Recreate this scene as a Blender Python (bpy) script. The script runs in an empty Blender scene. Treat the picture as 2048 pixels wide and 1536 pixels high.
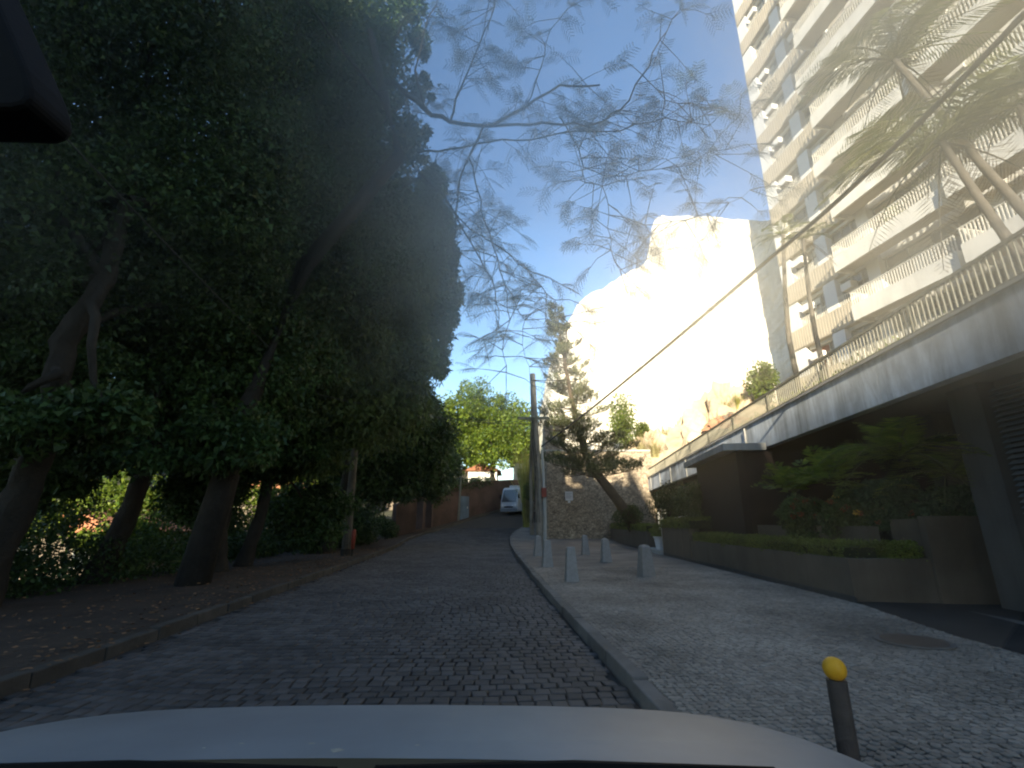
import bpy, math, random
import numpy as np
from mathutils import Vector, Matrix
R = math.radians
random.seed(7)
rng = np.random.default_rng(11)
scene = bpy.context.scene
COL = scene.collection

# ------------------------------------------------------------------ camera, sky, sun, exposure
PITCH = 16.2
CAM_H = 1.4
cam_data = bpy.data.cameras.new('camera')
cam_data.sensor_width = 36
cam_data.lens = 36 * 950 / 2048
cam_data.clip_start = 0.02
cam_data.clip_end = 2000
cam = bpy.data.objects.new('camera', cam_data)
COL.objects.link(cam)
cam.location = (0, 0, CAM_H)
cam.rotation_euler = (R(90 + PITCH), 0, 0)
scene.camera = cam

SUN_HEADING, SUN_ELEV = 14.0, 18.0        # the light travels along this heading (0 = +Y, clockwise)
world = bpy.data.worlds.new('World')
scene.world = world
world.use_nodes = True
wn = world.node_tree
wn.nodes.clear()
sky = wn.nodes.new('ShaderNodeTexSky')
sky.sky_type = 'NISHITA'
sky.sun_disc = False
sky.sun_elevation = R(SUN_ELEV)
sky.sun_rotation = R(SUN_HEADING + 180)
sky.air_density = 1.25
sky.dust_density = 0.1
sky.ozone_density = 3.2
bg = wn.nodes.new('ShaderNodeBackground')
bg.inputs['Strength'].default_value = 0.10
wo = wn.nodes.new('ShaderNodeOutputWorld')
wn.links.new(sky.outputs[0], bg.inputs['Color'])
wn.links.new(bg.outputs[0], wo.inputs['Surface'])

sd = bpy.data.lights.new('sun', 'SUN')
sd.energy = 5.0
sd.angle = R(0.5)
sd.color = (1.0, 0.88, 0.66)
sun = bpy.data.objects.new('sun', sd)
COL.objects.link(sun)
h, e = R(SUN_HEADING), R(SUN_ELEV)
sdir = Vector((math.sin(h) * math.cos(e), math.cos(h) * math.cos(e), -math.sin(e)))
sun.rotation_euler = sdir.to_track_quat('-Z', 'Y').to_euler()
sun.location = (-10, -20, 60)

vs = scene.view_settings
vs.view_transform = 'Standard'
vs.look = 'None'
vs.exposure = 1.6
vs.gamma = 1.0
vs.use_curve_mapping = False
cy = scene.cycles
cy.use_denoising = True
cy.pixel_filter_type = 'BLACKMAN_HARRIS'
cy.filter_width = 2.1
cy.volume_bounces = 2
cy.max_bounces = 6
cy.diffuse_bounces = 3
cy.glossy_bounces = 2
cy.transmission_bounces = 4
cy.transparent_max_bounces = 6
cy.caustics_reflective = False
cy.caustics_refractive = False

# ------------------------------------------------------------------ picture point -> place
F0, CP, SP = 950.0, math.cos(R(PITCH)), math.sin(R(PITCH))
def ray(u, v):
    a, b = (u - 1024) / F0, (768 - v) / F0
    return a, CP - b * SP, SP + b * CP
def at(u, v, y):
    r = ray(u, v)
    t = y / r[1]
    return Vector((t * r[0], y, CAM_H + t * r[2]))

def lerp(a, b, t): return a + (b - a) * t
def interp(pts, y):
    if y <= pts[0][0]: return pts[0][1]
    for (a, p), (b, q) in zip(pts, pts[1:]):
        if y <= b: return p + (q - p) * (y - a) / (b - a)
    return pts[-1][1]
def rise(y):
    if y < 27: return 0.0
    if y < 53: return 0.004 * (y - 27) ** 2
    return 2.704 + 0.13 * (y - 53) if y < 110 else 10.1
def sstep(a, b, x):
    t = min(1, max(0, (x - a) / (b - a)))
    return t * t * (3 - 2 * t)
def terrain(x, y):
    z = rise(y)
    z -= 5.0 * sstep(-12, -26, x) * (1 - 0.7 * sstep(40, 60, y))
    z += 14 * sstep(18, 70, abs(x)) * sstep(60, 120, y)
    return z

# ------------------------------------------------------------------ mesh building
class MB:
    def __init__(s): s.V = []; s.F = []
    def quad(s, *p):
        n = len(s.V); s.V += [tuple(q) for q in p]; s.F.append(tuple(range(n, n + len(p))))
    def hexa(s, c):                       # 8 corners: bottom 4, top 4
        n = len(s.V); s.V += [tuple(q) for q in c]
        for f in ((3, 2, 1, 0), (4, 5, 6, 7), (0, 1, 5, 4), (1, 2, 6, 5), (2, 3, 7, 6), (3, 0, 4, 7)):
            s.F.append(tuple(n + i for i in f))
    def box(s, x0, x1, y0, y1, z0, z1, fr=None):
        c = [(x0, y0, z0), (x1, y0, z0), (x1, y1, z0), (x0, y1, z0), (x0, y0, z1), (x1, y0, z1), (x1, y1, z1), (x0, y1, z1)]
        if fr: c = [fr(*p) for p in c]
        s.hexa(c)
    def tube(s, pts, rad, n=8, cap=True):
        pts = [Vector(p) for p in pts]
        if not hasattr(rad, '__len__'): rad = [rad] * len(pts)
        base = len(s.V)
        up = Vector((0, 0, 1))
        for i, p in enumerate(pts):
            d = (pts[min(i + 1, len(pts) - 1)] - pts[max(i - 1, 0)])
            if d.length < 1e-9: d = Vector((0, 0, 1))
            d.normalize()
            ref = Vector((1, 0, 0)) if abs(d.z) > 0.9 else up
            a = d.cross(ref).normalized(); b = d.cross(a)
            for k in range(n):
                t = 2 * math.pi * k / n
                s.V.append(tuple(p + (a * math.cos(t) + b * math.sin(t)) * rad[i]))
        for i in range(len(pts) - 1):
            for k in range(n):
                k2 = (k + 1) % n
                s.F.append((base + i * n + k, base + i * n + k2, base + (i + 1) * n + k2, base + (i + 1) * n + k))
        if cap:
            s.F.append(tuple(base + k for k in range(n))[::-1])
            s.F.append(tuple(base + (len(pts) - 1) * n + k for k in range(n)))
    def lathe(s, prof, n=20, c=(0, 0, 0)):
        s.tube([(c[0], c[1], c[2] + z) for r, z in prof], [r for r, z in prof], n)
    def prism(s, outline, fr, t0, t1):    # outline (a,b) pairs, fr(a,b,t) -> point
        n = len(s.V); m = len(outline)
        s.V += [tuple(fr(a, b, t0)) for a, b in outline] + [tuple(fr(a, b, t1)) for a, b in outline]
        s.F.append(tuple(range(n, n + m))[::-1]); s.F.append(tuple(range(n + m, n + 2 * m)))
        for i in range(m):
            j = (i + 1) % m
            s.F.append((n + i, n + j, n + m + j, n + m + i))
    def mesh(s, name, off=Vector((0, 0, 0)), smooth=False):
        me = bpy.data.meshes.new(name)
        me.from_pydata([(v[0] - off.x, v[1] - off.y, v[2] - off.z) for v in s.V], [], s.F)
        if smooth: me.shade_smooth()
        return me
    def build(s, name, mat, parent=None, smooth=False, bevel=0, **kw):
        off = wloc(parent)
        me = s.mesh(name, off, smooth)
        return link(name, me, mat, parent, bevel=bevel, **kw)

def wloc(p):
    v = Vector((0, 0, 0))
    while p is not None:
        v += p.location; p = p.parent
    return v
def tag(o, label=None, cat=None, group=None, kind=None):
    if label: o['label'] = label
    if cat: o['category'] = cat
    if group: o['group'] = group
    if kind: o['kind'] = kind
    return o
def link(name, me, mat, parent=None, label=None, cat=None, group=None, kind=None, bevel=0, loc=None):
    o = bpy.data.objects.new(name, me)
    COL.objects.link(o)
    if mat is not None and len(me.materials) == 0: me.materials.append(mat)
    if parent is not None: o.parent = parent
    if loc is not None: o.location = loc
    if bevel:
        b = o.modifiers.new('bevel', 'BEVEL'); b.width = bevel; b.segments = 2; b.limit_method = 'ANGLE'
    return tag(o, label, cat, group, kind)
def thing(name, label, cat, loc=(0, 0, 0), group=None, rz=0):
    o = bpy.data.objects.new(name, None)
    o.empty_display_size = 0.3
    COL.objects.link(o)
    o.location = loc
    o.rotation_euler = (0, 0, rz)
    return tag(o, label, cat, group)
def copy_tree(o, parent=None):
    c = o.copy(); COL.objects.link(c)
    if parent is not None: c.parent = parent
    for ch in list(o.children): copy_tree(ch, c)
    return c

def np_mesh(name, V, k, off=None):        # V (n*k,3): n faces of k corners each
    V = np.asarray(V, dtype=np.float32).reshape(-1, 3)
    if off is not None: V = V - np.array(off, dtype=np.float32)
    n = len(V) // k
    me = bpy.data.meshes.new(name)
    me.vertices.add(len(V)); me.vertices.foreach_set('co', V.ravel())
    me.loops.add(len(V)); me.loops.foreach_set('vertex_index', np.arange(len(V), dtype=np.int32))
    me.polygons.add(n)
    me.polygons.foreach_set('loop_start', np.arange(0, len(V), k, dtype=np.int32))
    me.polygons.foreach_set('loop_total', np.full(n, k, dtype=np.int32))
    me.update(calc_edges=True)
    return me
def unit(v): return v / np.maximum(np.linalg.norm(v, axis=1, keepdims=True), 1e-9)
def leaf_quads(P, L, W, down=0.3, D=None, spread=1.0):
    n = len(P)
    d = rng.normal(size=(n, 3)) * spread
    if D is not None: d = d + D
    d[:, 2] -= down
    d = unit(d)
    s = unit(np.cross(d, rng.normal(size=(n, 3))))
    nrm = np.cross(d, s)
    Ls = (L * rng.uniform(0.6, 1.3, (n, 1))); Ws = (W * rng.uniform(0.7, 1.2, (n, 1)))
    a = P; b = P + d * Ls * 0.45 + s * Ws - nrm * Ws * 0.25
    c = P + d * Ls - np.array([0, 0, 1]) * Ls * 0.1; e_ = P + d * Ls * 0.45 - s * Ws - nrm * Ws * 0.25
    return np.stack([a, b, c, e_], axis=1).reshape(-1, 3)
def leaf_tris(P, L, W, down=0.3, D=None):
    Q = leaf_quads(P, L, W, down, D).reshape(-1, 4, 3)
    a = (Q[:, 0] * .75 + Q[:, 1] * .25) + (Q[:, 1] - Q[:, 3]) * .55; b = (Q[:, 0] * .75 + Q[:, 3] * .25) - (Q[:, 1] - Q[:, 3]) * .45
    return np.stack([a, Q[:, 2], b], axis=1).reshape(-1, 3)
def ball_points(c, r, n, shell=0.5):
    d = unit(rng.normal(size=(n, 3)))
    rad = rng.uniform(0, 1, (n, 1)) ** (1 / 3)
    rad = shell + (1 - shell) * rad
    bump = 1 + 0.18 * np.sin(d[:, :1] * 5 + c[0]) * np.cos(d[:, 1:2] * 6 + c[1]) + 0.1 * np.sin(d[:, 2:3] * 9)
    return np.array(c) + d * rad * bump * np.array(r), d

def pinnate(base, d, length, pairs, lw, droop=0.4, side=None, leaf=0.25, tri=False):
    """one feather leaf: rachis points and leaflets (numpy)"""
    d = Vector(d).normalized()
    s = Vector(side) if side is not None else d.cross(Vector((0, 0, 1)))
    if s.length < 1e-4: s = Vector((1, 0, 0))
    s.normalize()
    Q = []; pts = []
    for i in range(pairs + 1):
        t = i / pairs
        p = Vector(base) + d * length * t + Vector((0, 0, -droop * length * t * t))
        pts.append(p)
        if i == 0: continue
        ll = leaf * length * (math.sin(math.pi * min(1, t * 0.85 + 0.12)) ** 0.6)
        for sg in (-1, 1):
            dd = (s * sg * 0.9 + d * 0.55 + Vector((0, 0, -0.35 + random.uniform(-.15, .15)))).normalized()
            w = d * lw
            Q += [p - w, p + w, p + dd * ll] if tri else [p, p + dd * ll * 0.5 + w, p + dd * ll, p + dd * ll * 0.5 - w]
    return pts, Q

# ------------------------------------------------------------------ materials
MATS = {}
def mat(name, col, rough=0.8, var=0.25, scale=3.0, bump=0.3, bscale=None, col2=None, spec=0.3, metal=0.0, streak=0.0, rnd=0.0, dist=0.02):
    m = bpy.data.materials.new(name); m.use_nodes = True
    nt = m.node_tree; N = nt.nodes; Lk = nt.links
    p = N['Principled BSDF']
    p.inputs['Roughness'].default_value = rough
    p.inputs['Metallic'].default_value = metal
    p.inputs['Specular IOR Level'].default_value = spec
    tc = N.new('ShaderNodeTexCoord')
    no = N.new('ShaderNodeTexNoise'); no.inputs['Scale'].default_value = scale; no.inputs['Detail'].default_value = 7; no.inputs['Roughness'].default_value = 0.65
    Lk.new(tc.outputs['Object'], no.inputs['Vector'])
    ramp = N.new('ShaderNodeValToRGB')
    c2 = col2 if col2 else tuple(c * (1 - var) for c in col)
    c1 = tuple(min(1, c * (1 + var * 0.6)) for c in col)
    ramp.color_ramp.elements[0].position = 0.32; ramp.color_ramp.elements[0].color = (*c2, 1)
    ramp.color_ramp.elements[1].position = 0.68; ramp.color_ramp.elements[1].color = (*c1, 1)
    Lk.new(no.outputs['Fac'], ramp.inputs[0])
    out = ramp.outputs[0]
    if streak > 0:
        mp = N.new('ShaderNodeMapping'); mp.inputs['Scale'].default_value = (1.1, 1.1, 0.16)
        Lk.new(tc.outputs['Object'], mp.inputs['Vector'])
        n2 = N.new('ShaderNodeTexNoise'); n2.inputs['Scale'].default_value = 1.7; n2.inputs['Detail'].default_value = 9; n2.inputs['Roughness'].default_value = .75; n2.inputs['Distortion'].default_value = .6
        Lk.new(mp.outputs[0], n2.inputs['Vector'])
        r2 = N.new('ShaderNodeValToRGB'); r2.color_ramp.elements[0].position = 0.42; r2.color_ramp.elements[1].position = 0.66
        r2.color_ramp.elements[0].color = (0, 0, 0, 1); r2.color_ramp.elements[1].color = (streak, streak, streak, 1)
        Lk.new(n2.outputs['Fac'], r2.inputs[0])
        mx = N.new('ShaderNodeMixRGB'); mx.blend_type = 'MULTIPLY'
        Lk.new(r2.outputs[0], mx.inputs['Fac']); Lk.new(out, mx.inputs['Color1']); mx.inputs['Color2'].default_value = (0.30, 0.28, 0.24, 1)
        out = mx.outputs[0]
    if rnd > 0:
        oi = N.new('ShaderNodeObjectInfo'); ge = N.new('ShaderNodeNewGeometry')
        ad = N.new('ShaderNodeMath'); ad.operation = 'ADD'; Lk.new(oi.outputs['Random'], ad.inputs[0]); Lk.new(ge.outputs['Random Per Island'], ad.inputs[1])
        fr = N.new('ShaderNodeMath'); fr.operation = 'FRACT'; Lk.new(ad.outputs[0], fr.inputs[0])
        mr = N.new('ShaderNodeMapRange'); mr.inputs['To Min'].default_value = 1 - rnd; mr.inputs['To Max'].default_value = 1 + rnd
        Lk.new(fr.outputs[0], mr.inputs['Value'])
        hs = N.new('ShaderNodeHueSaturation'); Lk.new(mr.outputs[0], hs.inputs['Value']); Lk.new(out, hs.inputs['Color'])
        out = hs.outputs[0]
    Lk.new(out, p.inputs['Base Color'])
    if bump > 0:
        nb = N.new('ShaderNodeTexNoise'); nb.inputs['Scale'].default_value = bscale or scale * 8; nb.inputs['Detail'].default_value = 8; nb.inputs['Roughness'].default_value = 0.7
        Lk.new(tc.outputs['Object'], nb.inputs['Vector'])
        bp = N.new('ShaderNodeBump'); bp.inputs['Strength'].default_value = bump; bp.inputs['Distance'].default_value = dist
        Lk.new(nb.outputs['Fac'], bp.inputs['Height']); Lk.new(bp.outputs[0], p.inputs['Normal'])
    MATS[name] = m
    return m
def leafmat(name, c1, c2, trans=0.35, rough=0.5):
    m = bpy.data.materials.new(name); m.use_nodes = True
    nt = m.node_tree; N = nt.nodes; Lk = nt.links
    p = N['Principled BSDF']; p.inputs['Roughness'].default_value = rough; p.inputs['Specular IOR Level'].default_value = 0.25
    ge = N.new('ShaderNodeNewGeometry')
    rp = N.new('ShaderNodeValToRGB'); rp.color_ramp.elements[0].color = (*c1, 1); rp.color_ramp.elements[1].color = (*c2, 1)
    Lk.new(ge.outputs['Random Per Island'], rp.inputs[0])
    tc = N.new('ShaderNodeTexCoord'); no = N.new('ShaderNodeTexNoise'); no.inputs['Scale'].default_value = 0.7; no.inputs['Detail'].default_value = 2
    Lk.new(tc.outputs['Object'], no.inputs['Vector'])
    mr = N.new('ShaderNodeMapRange'); mr.inputs['From Min'].default_value = 0.3; mr.inputs['From Max'].default_value = 0.7
    mr.inputs['To Min'].default_value = 0.6; mr.inputs['To Max'].default_value = 1.35
    Lk.new(no.outputs['Fac'], mr.inputs['Value'])
    hs = N.new('ShaderNodeHueSaturation'); Lk.new(rp.outputs[0], hs.inputs['Color']); Lk.new(mr.outputs[0], hs.inputs['Value'])
    Lk.new(hs.outputs[0], p.inputs['Base Color'])
    tr = N.new('ShaderNodeBsdfTranslucent'); Lk.new(hs.outputs[0], tr.inputs['Color'])
    mx = N.new('ShaderNodeMixShader'); mx.inputs[0].default_value = trans
    Lk.new(p.outputs[0], mx.inputs[1]); Lk.new(tr.outputs[0], mx.inputs[2])
    Lk.new(mx.outputs[0], N['Material Output'].inputs['Surface'])
    MATS[name] = m
    return m

M_cobble = mat('cobble_granite', (0.070, 0.064, 0.062), 0.72, 0.5, 0.9, 0.5, 60, rnd=0.36, spec=0.3)
M_roadbed = mat('road_joint_sand', (0.032, 0.031, 0.03), 0.95, 0.4, 3, 0.6, 30)
M_mosaic = mat('sidewalk_stone', (0.27, 0.23, 0.19), 0.85, 0.5, 0.55, 0.3, 60, rnd=0.22, spec=0.15)
M_mosbed = mat('sidewalk_joint', (0.19, 0.165, 0.14), 0.95, 0.45, .6, 0.5, 40)
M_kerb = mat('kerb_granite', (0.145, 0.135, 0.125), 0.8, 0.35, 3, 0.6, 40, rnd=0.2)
M_kerbd = mat('kerb_dark', (0.05, 0.045, 0.038), 0.9, 0.4, 3, 0.6, 40, rnd=0.2)  # darker brown tone for the left kerb stones
M_dirt = mat('verge_dirt', (0.04, 0.028, 0.02), 0.95, 0.5, 1.2, 0.8, 14, dist=0.05)
M_ground = mat('ground_soil', (0.05, 0.05, 0.03), 0.95, 0.5, 0.4, 0.7, 5, dist=0.1)
M_litter = mat('dry_leaf', (0.16, 0.085, 0.04), 0.8, 0.4, 4, 0, rnd=0.5)
M_drive = mat('driveway_asphalt', (0.030, 0.027, 0.025), 0.95, 0.3, 2, 0.5, 60)
M_planter = mat('planter_render', (0.115, 0.094, 0.072), 0.9, 0.2, 1.3, 0.4, 30, streak=0.35)
M_skirt = mat('planter_base_band', (0.05, 0.05, 0.05), 0.8, 0.3, 4, 0.3, 30)
M_bollard = mat('bollard_granite', (0.27, 0.26, 0.25), 0.85, 0.2, 14, 0.4, 70, rnd=0.2)
M_parapet = mat('parapet_concrete', (0.70, 0.75, 0.80), 0.85, 0.35, 0.8, 0.35, 20, streak=0.75)
M_conc = mat('pale_concrete', (0.42, 0.41, 0.38), 0.85, 0.2, 0.8, 0.3, 20, streak=0.4)
M_white = mat('white_render', (0.74, 0.72, 0.67), 0.8, 0.08, 0.6, 0.15, 20)
M_fascia = mat('balcony_render', (0.80, 0.76, 0.66), 0.8, 0.1, 0.5, 0.15, 20, streak=0.25)
M_soffit = mat('balcony_soffit', (0.55, 0.48, 0.38), 0.85, 0.12, 0.8, 0.15, 20)
M_spandrel = mat('tan_mosaic', (0.48, 0.42, 0.32), 0.75, 0.15, 1.2, 0.3, 60)
M_rail = mat('pale_metal', (0.66, 0.62, 0.52), 0.5, 0.1, 6, 0, spec=0.4)
M_darkrail = mat('weathered_iron', (0.16, 0.15, 0.11), 0.7, 0.3, 10, 0.2)
M_glass = mat('window_glass', (0.05, 0.06, 0.065), 0.08, 0.2, 1, 0, spec=0.8)
M_dimroom = mat('window_with_net_curtain', (0.28, 0.25, 0.20), 0.3, 0.3, 2, 0)
M_blind = mat('pale_roller_blind', (0.48, 0.42, 0.32), 0.6, 0.12, 3, 0)
M_frame = mat('aluminium_frame', (0.30, 0.29, 0.25), 0.5, 0.1, 5, 0)
M_curtain = mat('red_brown_blind', (0.22, 0.07, 0.035), 0.8, 0.2, 4, 0.1)
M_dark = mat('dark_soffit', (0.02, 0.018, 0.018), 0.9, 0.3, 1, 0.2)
M_brown = mat('dark_brown_panel', (0.016, 0.008, 0.006), 0.75, 0.25, 1, 0.2, streak=0.3)
M_louvre = mat('louvre_metal', (0.16, 0.18, 0.20), 0.55, 0.15, 3, 0)
M_pillar = mat('grey_pillar', (0.10, 0.10, 0.10), 0.85, 0.2, 1.2, 0.3, streak=0.4)
M_stonewall = None
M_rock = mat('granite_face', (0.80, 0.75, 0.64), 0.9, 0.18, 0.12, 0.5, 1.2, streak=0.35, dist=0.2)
M_rockbrown = mat('brown_rock', (0.50, 0.40, 0.28), 0.95, 0.4, 0.35, 0.9, 2.5, dist=0.25)
M_redrock = mat('red_earth', (0.40, 0.22, 0.13), 0.95, 0.35, 0.8, 0.8, 4, dist=0.1)
M_bark = mat('bark_dark', (0.028, 0.023, 0.018), 0.95, 0.4, 3, 1.0, 18, dist=0.04)
M_barkp = mat('bark_pine', (0.085, 0.06, 0.04), 0.95, 0.35, 4, 1.0, 20, dist=0.04)
M_palmtrunk = mat('palm_trunk', (0.11, 0.095, 0.075), 0.9, 0.35, 5, 0.8, 18, dist=0.02)
M_pole = mat('pole_wood', (0.25, 0.22, 0.18), 0.9, 0.3, 2, 0.8, 14, streak=0.5)
M_cable = mat('black_cable', (0.02, 0.02, 0.02), 0.6, 0.2, 8, 0)
M_paintw = mat('car_white_paint', (0.20, 0.212, 0.225), 0.5, 0.16, 2.2, 0.12, 30, spec=0.35, dist=.002)
M_fleck = mat('reflection_fleck', (0.42, 0.40, 0.34), 0.9, 0.3, 20, 0)  # pale colour standing in for reflections on the bonnet
M_blackp = mat('black_plastic', (0.006, 0.006, 0.006), 0.8, 0.2, 8, 0.1, spec=0.1)
M_buswhite = mat('bus_white', (0.40, 0.42, 0.44), 0.35, 0.06, 1, 0, spec=0.5)
M_lamp = mat('headlamp_lens', (0.7, 0.7, 0.68), 0.1, 0.1, 5, 0, spec=0.8)
M_tyre = mat('tyre_rubber', (0.02, 0.02, 0.02), 0.85, 0.2, 10, 0.2)
M_yellow = mat('yellow_ball', (0.75, 0.36, 0.01), 0.55, 0.12, 12, 0.15, 60)
M_red = mat('red_paint', (0.22, 0.035, 0.02), 0.6, 0.2, 6, 0.1)
M_pinkwall = mat('pink_wall', (0.075, 0.046, 0.038), 0.9, 0.45, 0.9, 0.6, 6, streak=0.15)
M_rooftile = mat('roof_tile', (0.36, 0.15, 0.08), 0.85, 0.35, 2.5, 0.5, 10, rnd=0.3)
M_housed = mat('house_ochre_dull', (0.20, 0.16, 0.12), 0.9, 0.3, 0.8, 0.3, streak=0.4)
M_postd = mat('post_dark_wood', (0.10, 0.085, 0.065), 0.95, 0.4, 3, 0.8, 20, streak=0.4)
M_baluster = mat('baluster_worn_paint', (0.36, 0.33, 0.25), 0.7, 0.2, 6, 0)
M_house = mat('house_cream', (0.60, 0.55, 0.47), 0.85, 0.12, 0.6, 0.2)
M_pot = mat('pot_white', (0.62, 0.63, 0.65), 0.6, 0.08, 5, 0.1)
M_chrome = mat('handrail_steel', (0.62, 0.62, 0.60), 0.3, 0.05, 5, 0, metal=0.8)
M_sign = mat('sign_white', (0.66, 0.67, 0.68), 0.5, 0.06, 4, 0)
M_ink = mat('sign_ink', (0.22, 0.23, 0.27), 0.6, 0.2, 4, 0)
M_blue = mat('blue_wall_paint', (0.10, 0.15, 0.21), 0.85, 0.3, 1, 0.3, streak=0.4)
M_block = mat('shade_block_render', (0.35, 0.33, 0.30), 0.9, 0.15, 0.3, 0.2)  # for the added shade-casting blocks out of view
M_iron = mat('cast_iron', (0.06, 0.045, 0.038), 0.6, 0.3, 10, 0.4)

def make_stonewall():
    m = mat('rubble_stone_wall', (0.42, 0.34, 0.25), 0.9, 0.3, 1.4, 0.0)
    nt = m.node_tree; N = nt.nodes; Lk = nt.links; p = N['Principled BSDF']
    tc = N.new('ShaderNodeTexCoord')
    mp = N.new('ShaderNodeMapping'); mp.inputs['Scale'].default_value = (1, 1, 1.6)
    Lk.new(tc.outputs['Object'], mp.inputs['Vector'])
    vo = N.new('ShaderNodeTexVoronoi'); vo.feature = 'DISTANCE_TO_EDGE'; vo.inputs['Scale'].default_value = 6.5
    Lk.new(mp.outputs[0], vo.inputs['Vector'])
    vc = N.new('ShaderNodeTexVoronoi'); vc.inputs['Scale'].default_value = 6.5; Lk.new(mp.outputs[0], vc.inputs['Vector'])
    rp = N.new('ShaderNodeValToRGB'); rp.color_ramp.elements[0].color = (0.35, 0.35, 0.35, 1); rp.color_ramp.elements[1].position = 0.12; rp.color_ramp.elements[1].color = (1, 1, 1, 1)
    Lk.new(vo.outputs['Distance'], rp.inputs[0])
    base = p.inputs['Base Color'].links[0].from_socket
    mx = N.new('ShaderNodeMixRGB'); mx.blend_type = 'MULTIPLY'; mx.inputs['Fac'].default_value = 1
    Lk.new(base, mx.inputs['Color1']); Lk.new(rp.outputs[0], mx.inputs['Color2'])
    sep = N.new('ShaderNodeSeparateColor'); Lk.new(vc.outputs['Color'], sep.inputs[0])
    mr = N.new('ShaderNodeMapRange'); mr.inputs['To Min'].default_value = 0.65; mr.inputs['To Max'].default_value = 1.3; Lk.new(sep.outputs[0], mr.inputs['Value'])
    hs = N.new('ShaderNodeHueSaturation'); Lk.new(mx.outputs[0], hs.inputs['Color']); Lk.new(mr.outputs[0], hs.inputs['Value'])
    Lk.new(hs.outputs[0], p.inputs['Base Color'])
    bp = N.new('ShaderNodeBump'); bp.inputs['Strength'].default_value = 0.8; bp.inputs['Distance'].default_value = 0.04
    Lk.new(rp.outputs[0], bp.inputs['Height']); Lk.new(bp.outputs[0], p.inputs['Normal'])
    return m
M_stonewall = make_stonewall()

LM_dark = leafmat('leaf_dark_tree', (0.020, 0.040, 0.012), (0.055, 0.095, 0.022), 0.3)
LM_olive = leafmat('leaf_olive_tree', (0.04, 0.06, 0.015), (0.09, 0.12, 0.03), 0.35)
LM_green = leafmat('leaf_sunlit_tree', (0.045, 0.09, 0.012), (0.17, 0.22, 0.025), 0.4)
LM_feather = leafmat('leaf_feather', (0.05, 0.075, 0.045), (0.09, 0.12, 0.06), 0.35)
LM_pine = leafmat('needle_pine', (0.055, 0.07, 0.028), (0.12, 0.13, 0.05), 0.2)
LM_palm = leafmat('leaf_palm', (0.13, 0.15, 0.035), (0.27, 0.27, 0.08), 0.35, 0.4)
LM_palmd = leafmat('leaf_dry_frond', (0.16, 0.10, 0.045), (0.26, 0.18, 0.08), 0.3, 0.7)
LM_areca = leafmat('leaf_areca', (0.11, 0.17, 0.025), (0.26, 0.32, 0.05), 0.35, 0.4)
LM_hedge = leafmat('leaf_hedge', (0.10, 0.13, 0.02), (0.20, 0.23, 0.045), 0.25)
LM_shrub = leafmat('leaf_shrub', (0.06, 0.09, 0.025), (0.12, 0.16, 0.045), 0.25)
LM_vine = leafmat('leaf_vine', (0.05, 0.09, 0.04), (0.10, 0.16, 0.07), 0.25)
LM_yellow = leafmat('leaf_yellow_grass', (0.25, 0.26, 0.05), (0.42, 0.40, 0.12), 0.35, 0.6)
LM_dry = leafmat('leaf_dry_grass', (0.30, 0.26, 0.11), (0.46, 0.42, 0.22), 0.3, 0.7)
LM_flower = leafmat('petal_orange_red', (0.26, 0.05, 0.03), (0.36, 0.13, 0.04), 0.3)
LM_flowy = leafmat('petal_yellow', (0.7, 0.40, 0.05), (0.8, 0.5, 0.1), 0.3)

# ------------------------------------------------------------------ ground, road, pavements
def sheet(name, m, xs, ys, zf, kind='structure', parent=None):
    V = [(x, y, zf(x, y)) for y in ys for x in xs]
    nx = len(xs)
    F = [(j * nx + i, j * nx + i + 1, (j + 1) * nx + i + 1, (j + 1) * nx + i) for j in range(len(ys) - 1) for i in range(nx - 1)]
    me = bpy.data.meshes.new(name); me.from_pydata(V, [], F); me.shade_smooth()
    return link(name, me, m, parent, kind=kind)
gx = [-600, -400, -250, -150, -100, -70, -50, -40] + list(np.arange(-34, 30, 2.0)) + [30, 40, 50, 70, 100, 150, 250, 400, 600]
gy = [-600, -300, -150, -80, -40, -20, -10, 0] + list(np.arange(4, 70, 2.0)) + [70, 80, 95, 110, 130, 160, 220, 300, 450, 700, 1000]
sheet('ground', M_ground, gx, gy, lambda x, y: terrain(x, y) - 0.10)

KR = [(-30, 1.6), (0, 1.2), (4, 1.05), (8, .79), (12.3, .55), (22, .13), (30, -.12), (36, -.15), (40, 0.3), (44, 1.5), (48, 4.2), (51, 8.5), (53, 14)]
KL = [(-30, -3.6), (0, -4.0), (4.5, -4.2), (10.6, -4.8), (16.3, -5.35), (26, -6.3), (34, -7.2), (38, -6.8), (42, -5.7), (46, -4.3), (50, -2.6), (54, 0.2), (57, 4.5), (59, 14)]
def path_pts(K, step):
    """evenly spaced points along a kerb line (y as the running value, densely sampled)"""
    pts = []
    for (a, p), (b, q) in zip(K, K[1:]):
        n = max(1, int(math.hypot(b - a, q - p) / 0.1))
        for i in range(n): pts.append((p + (q - p) * i / n, a + (b - a) * i / n))
    pts.append((K[-1][1], K[-1][0]))
    return pts
def smooth_path(pts, n=12):
    for _ in range(n):
        pts = [pts[0]] + [((a[0] + 2 * b[0] + c[0]) / 4, (a[1] + 2 * b[1] + c[1]) / 4) for a, b, c in zip(pts, pts[1:], pts[2:])] + [pts[-1]]
    return pts
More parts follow.
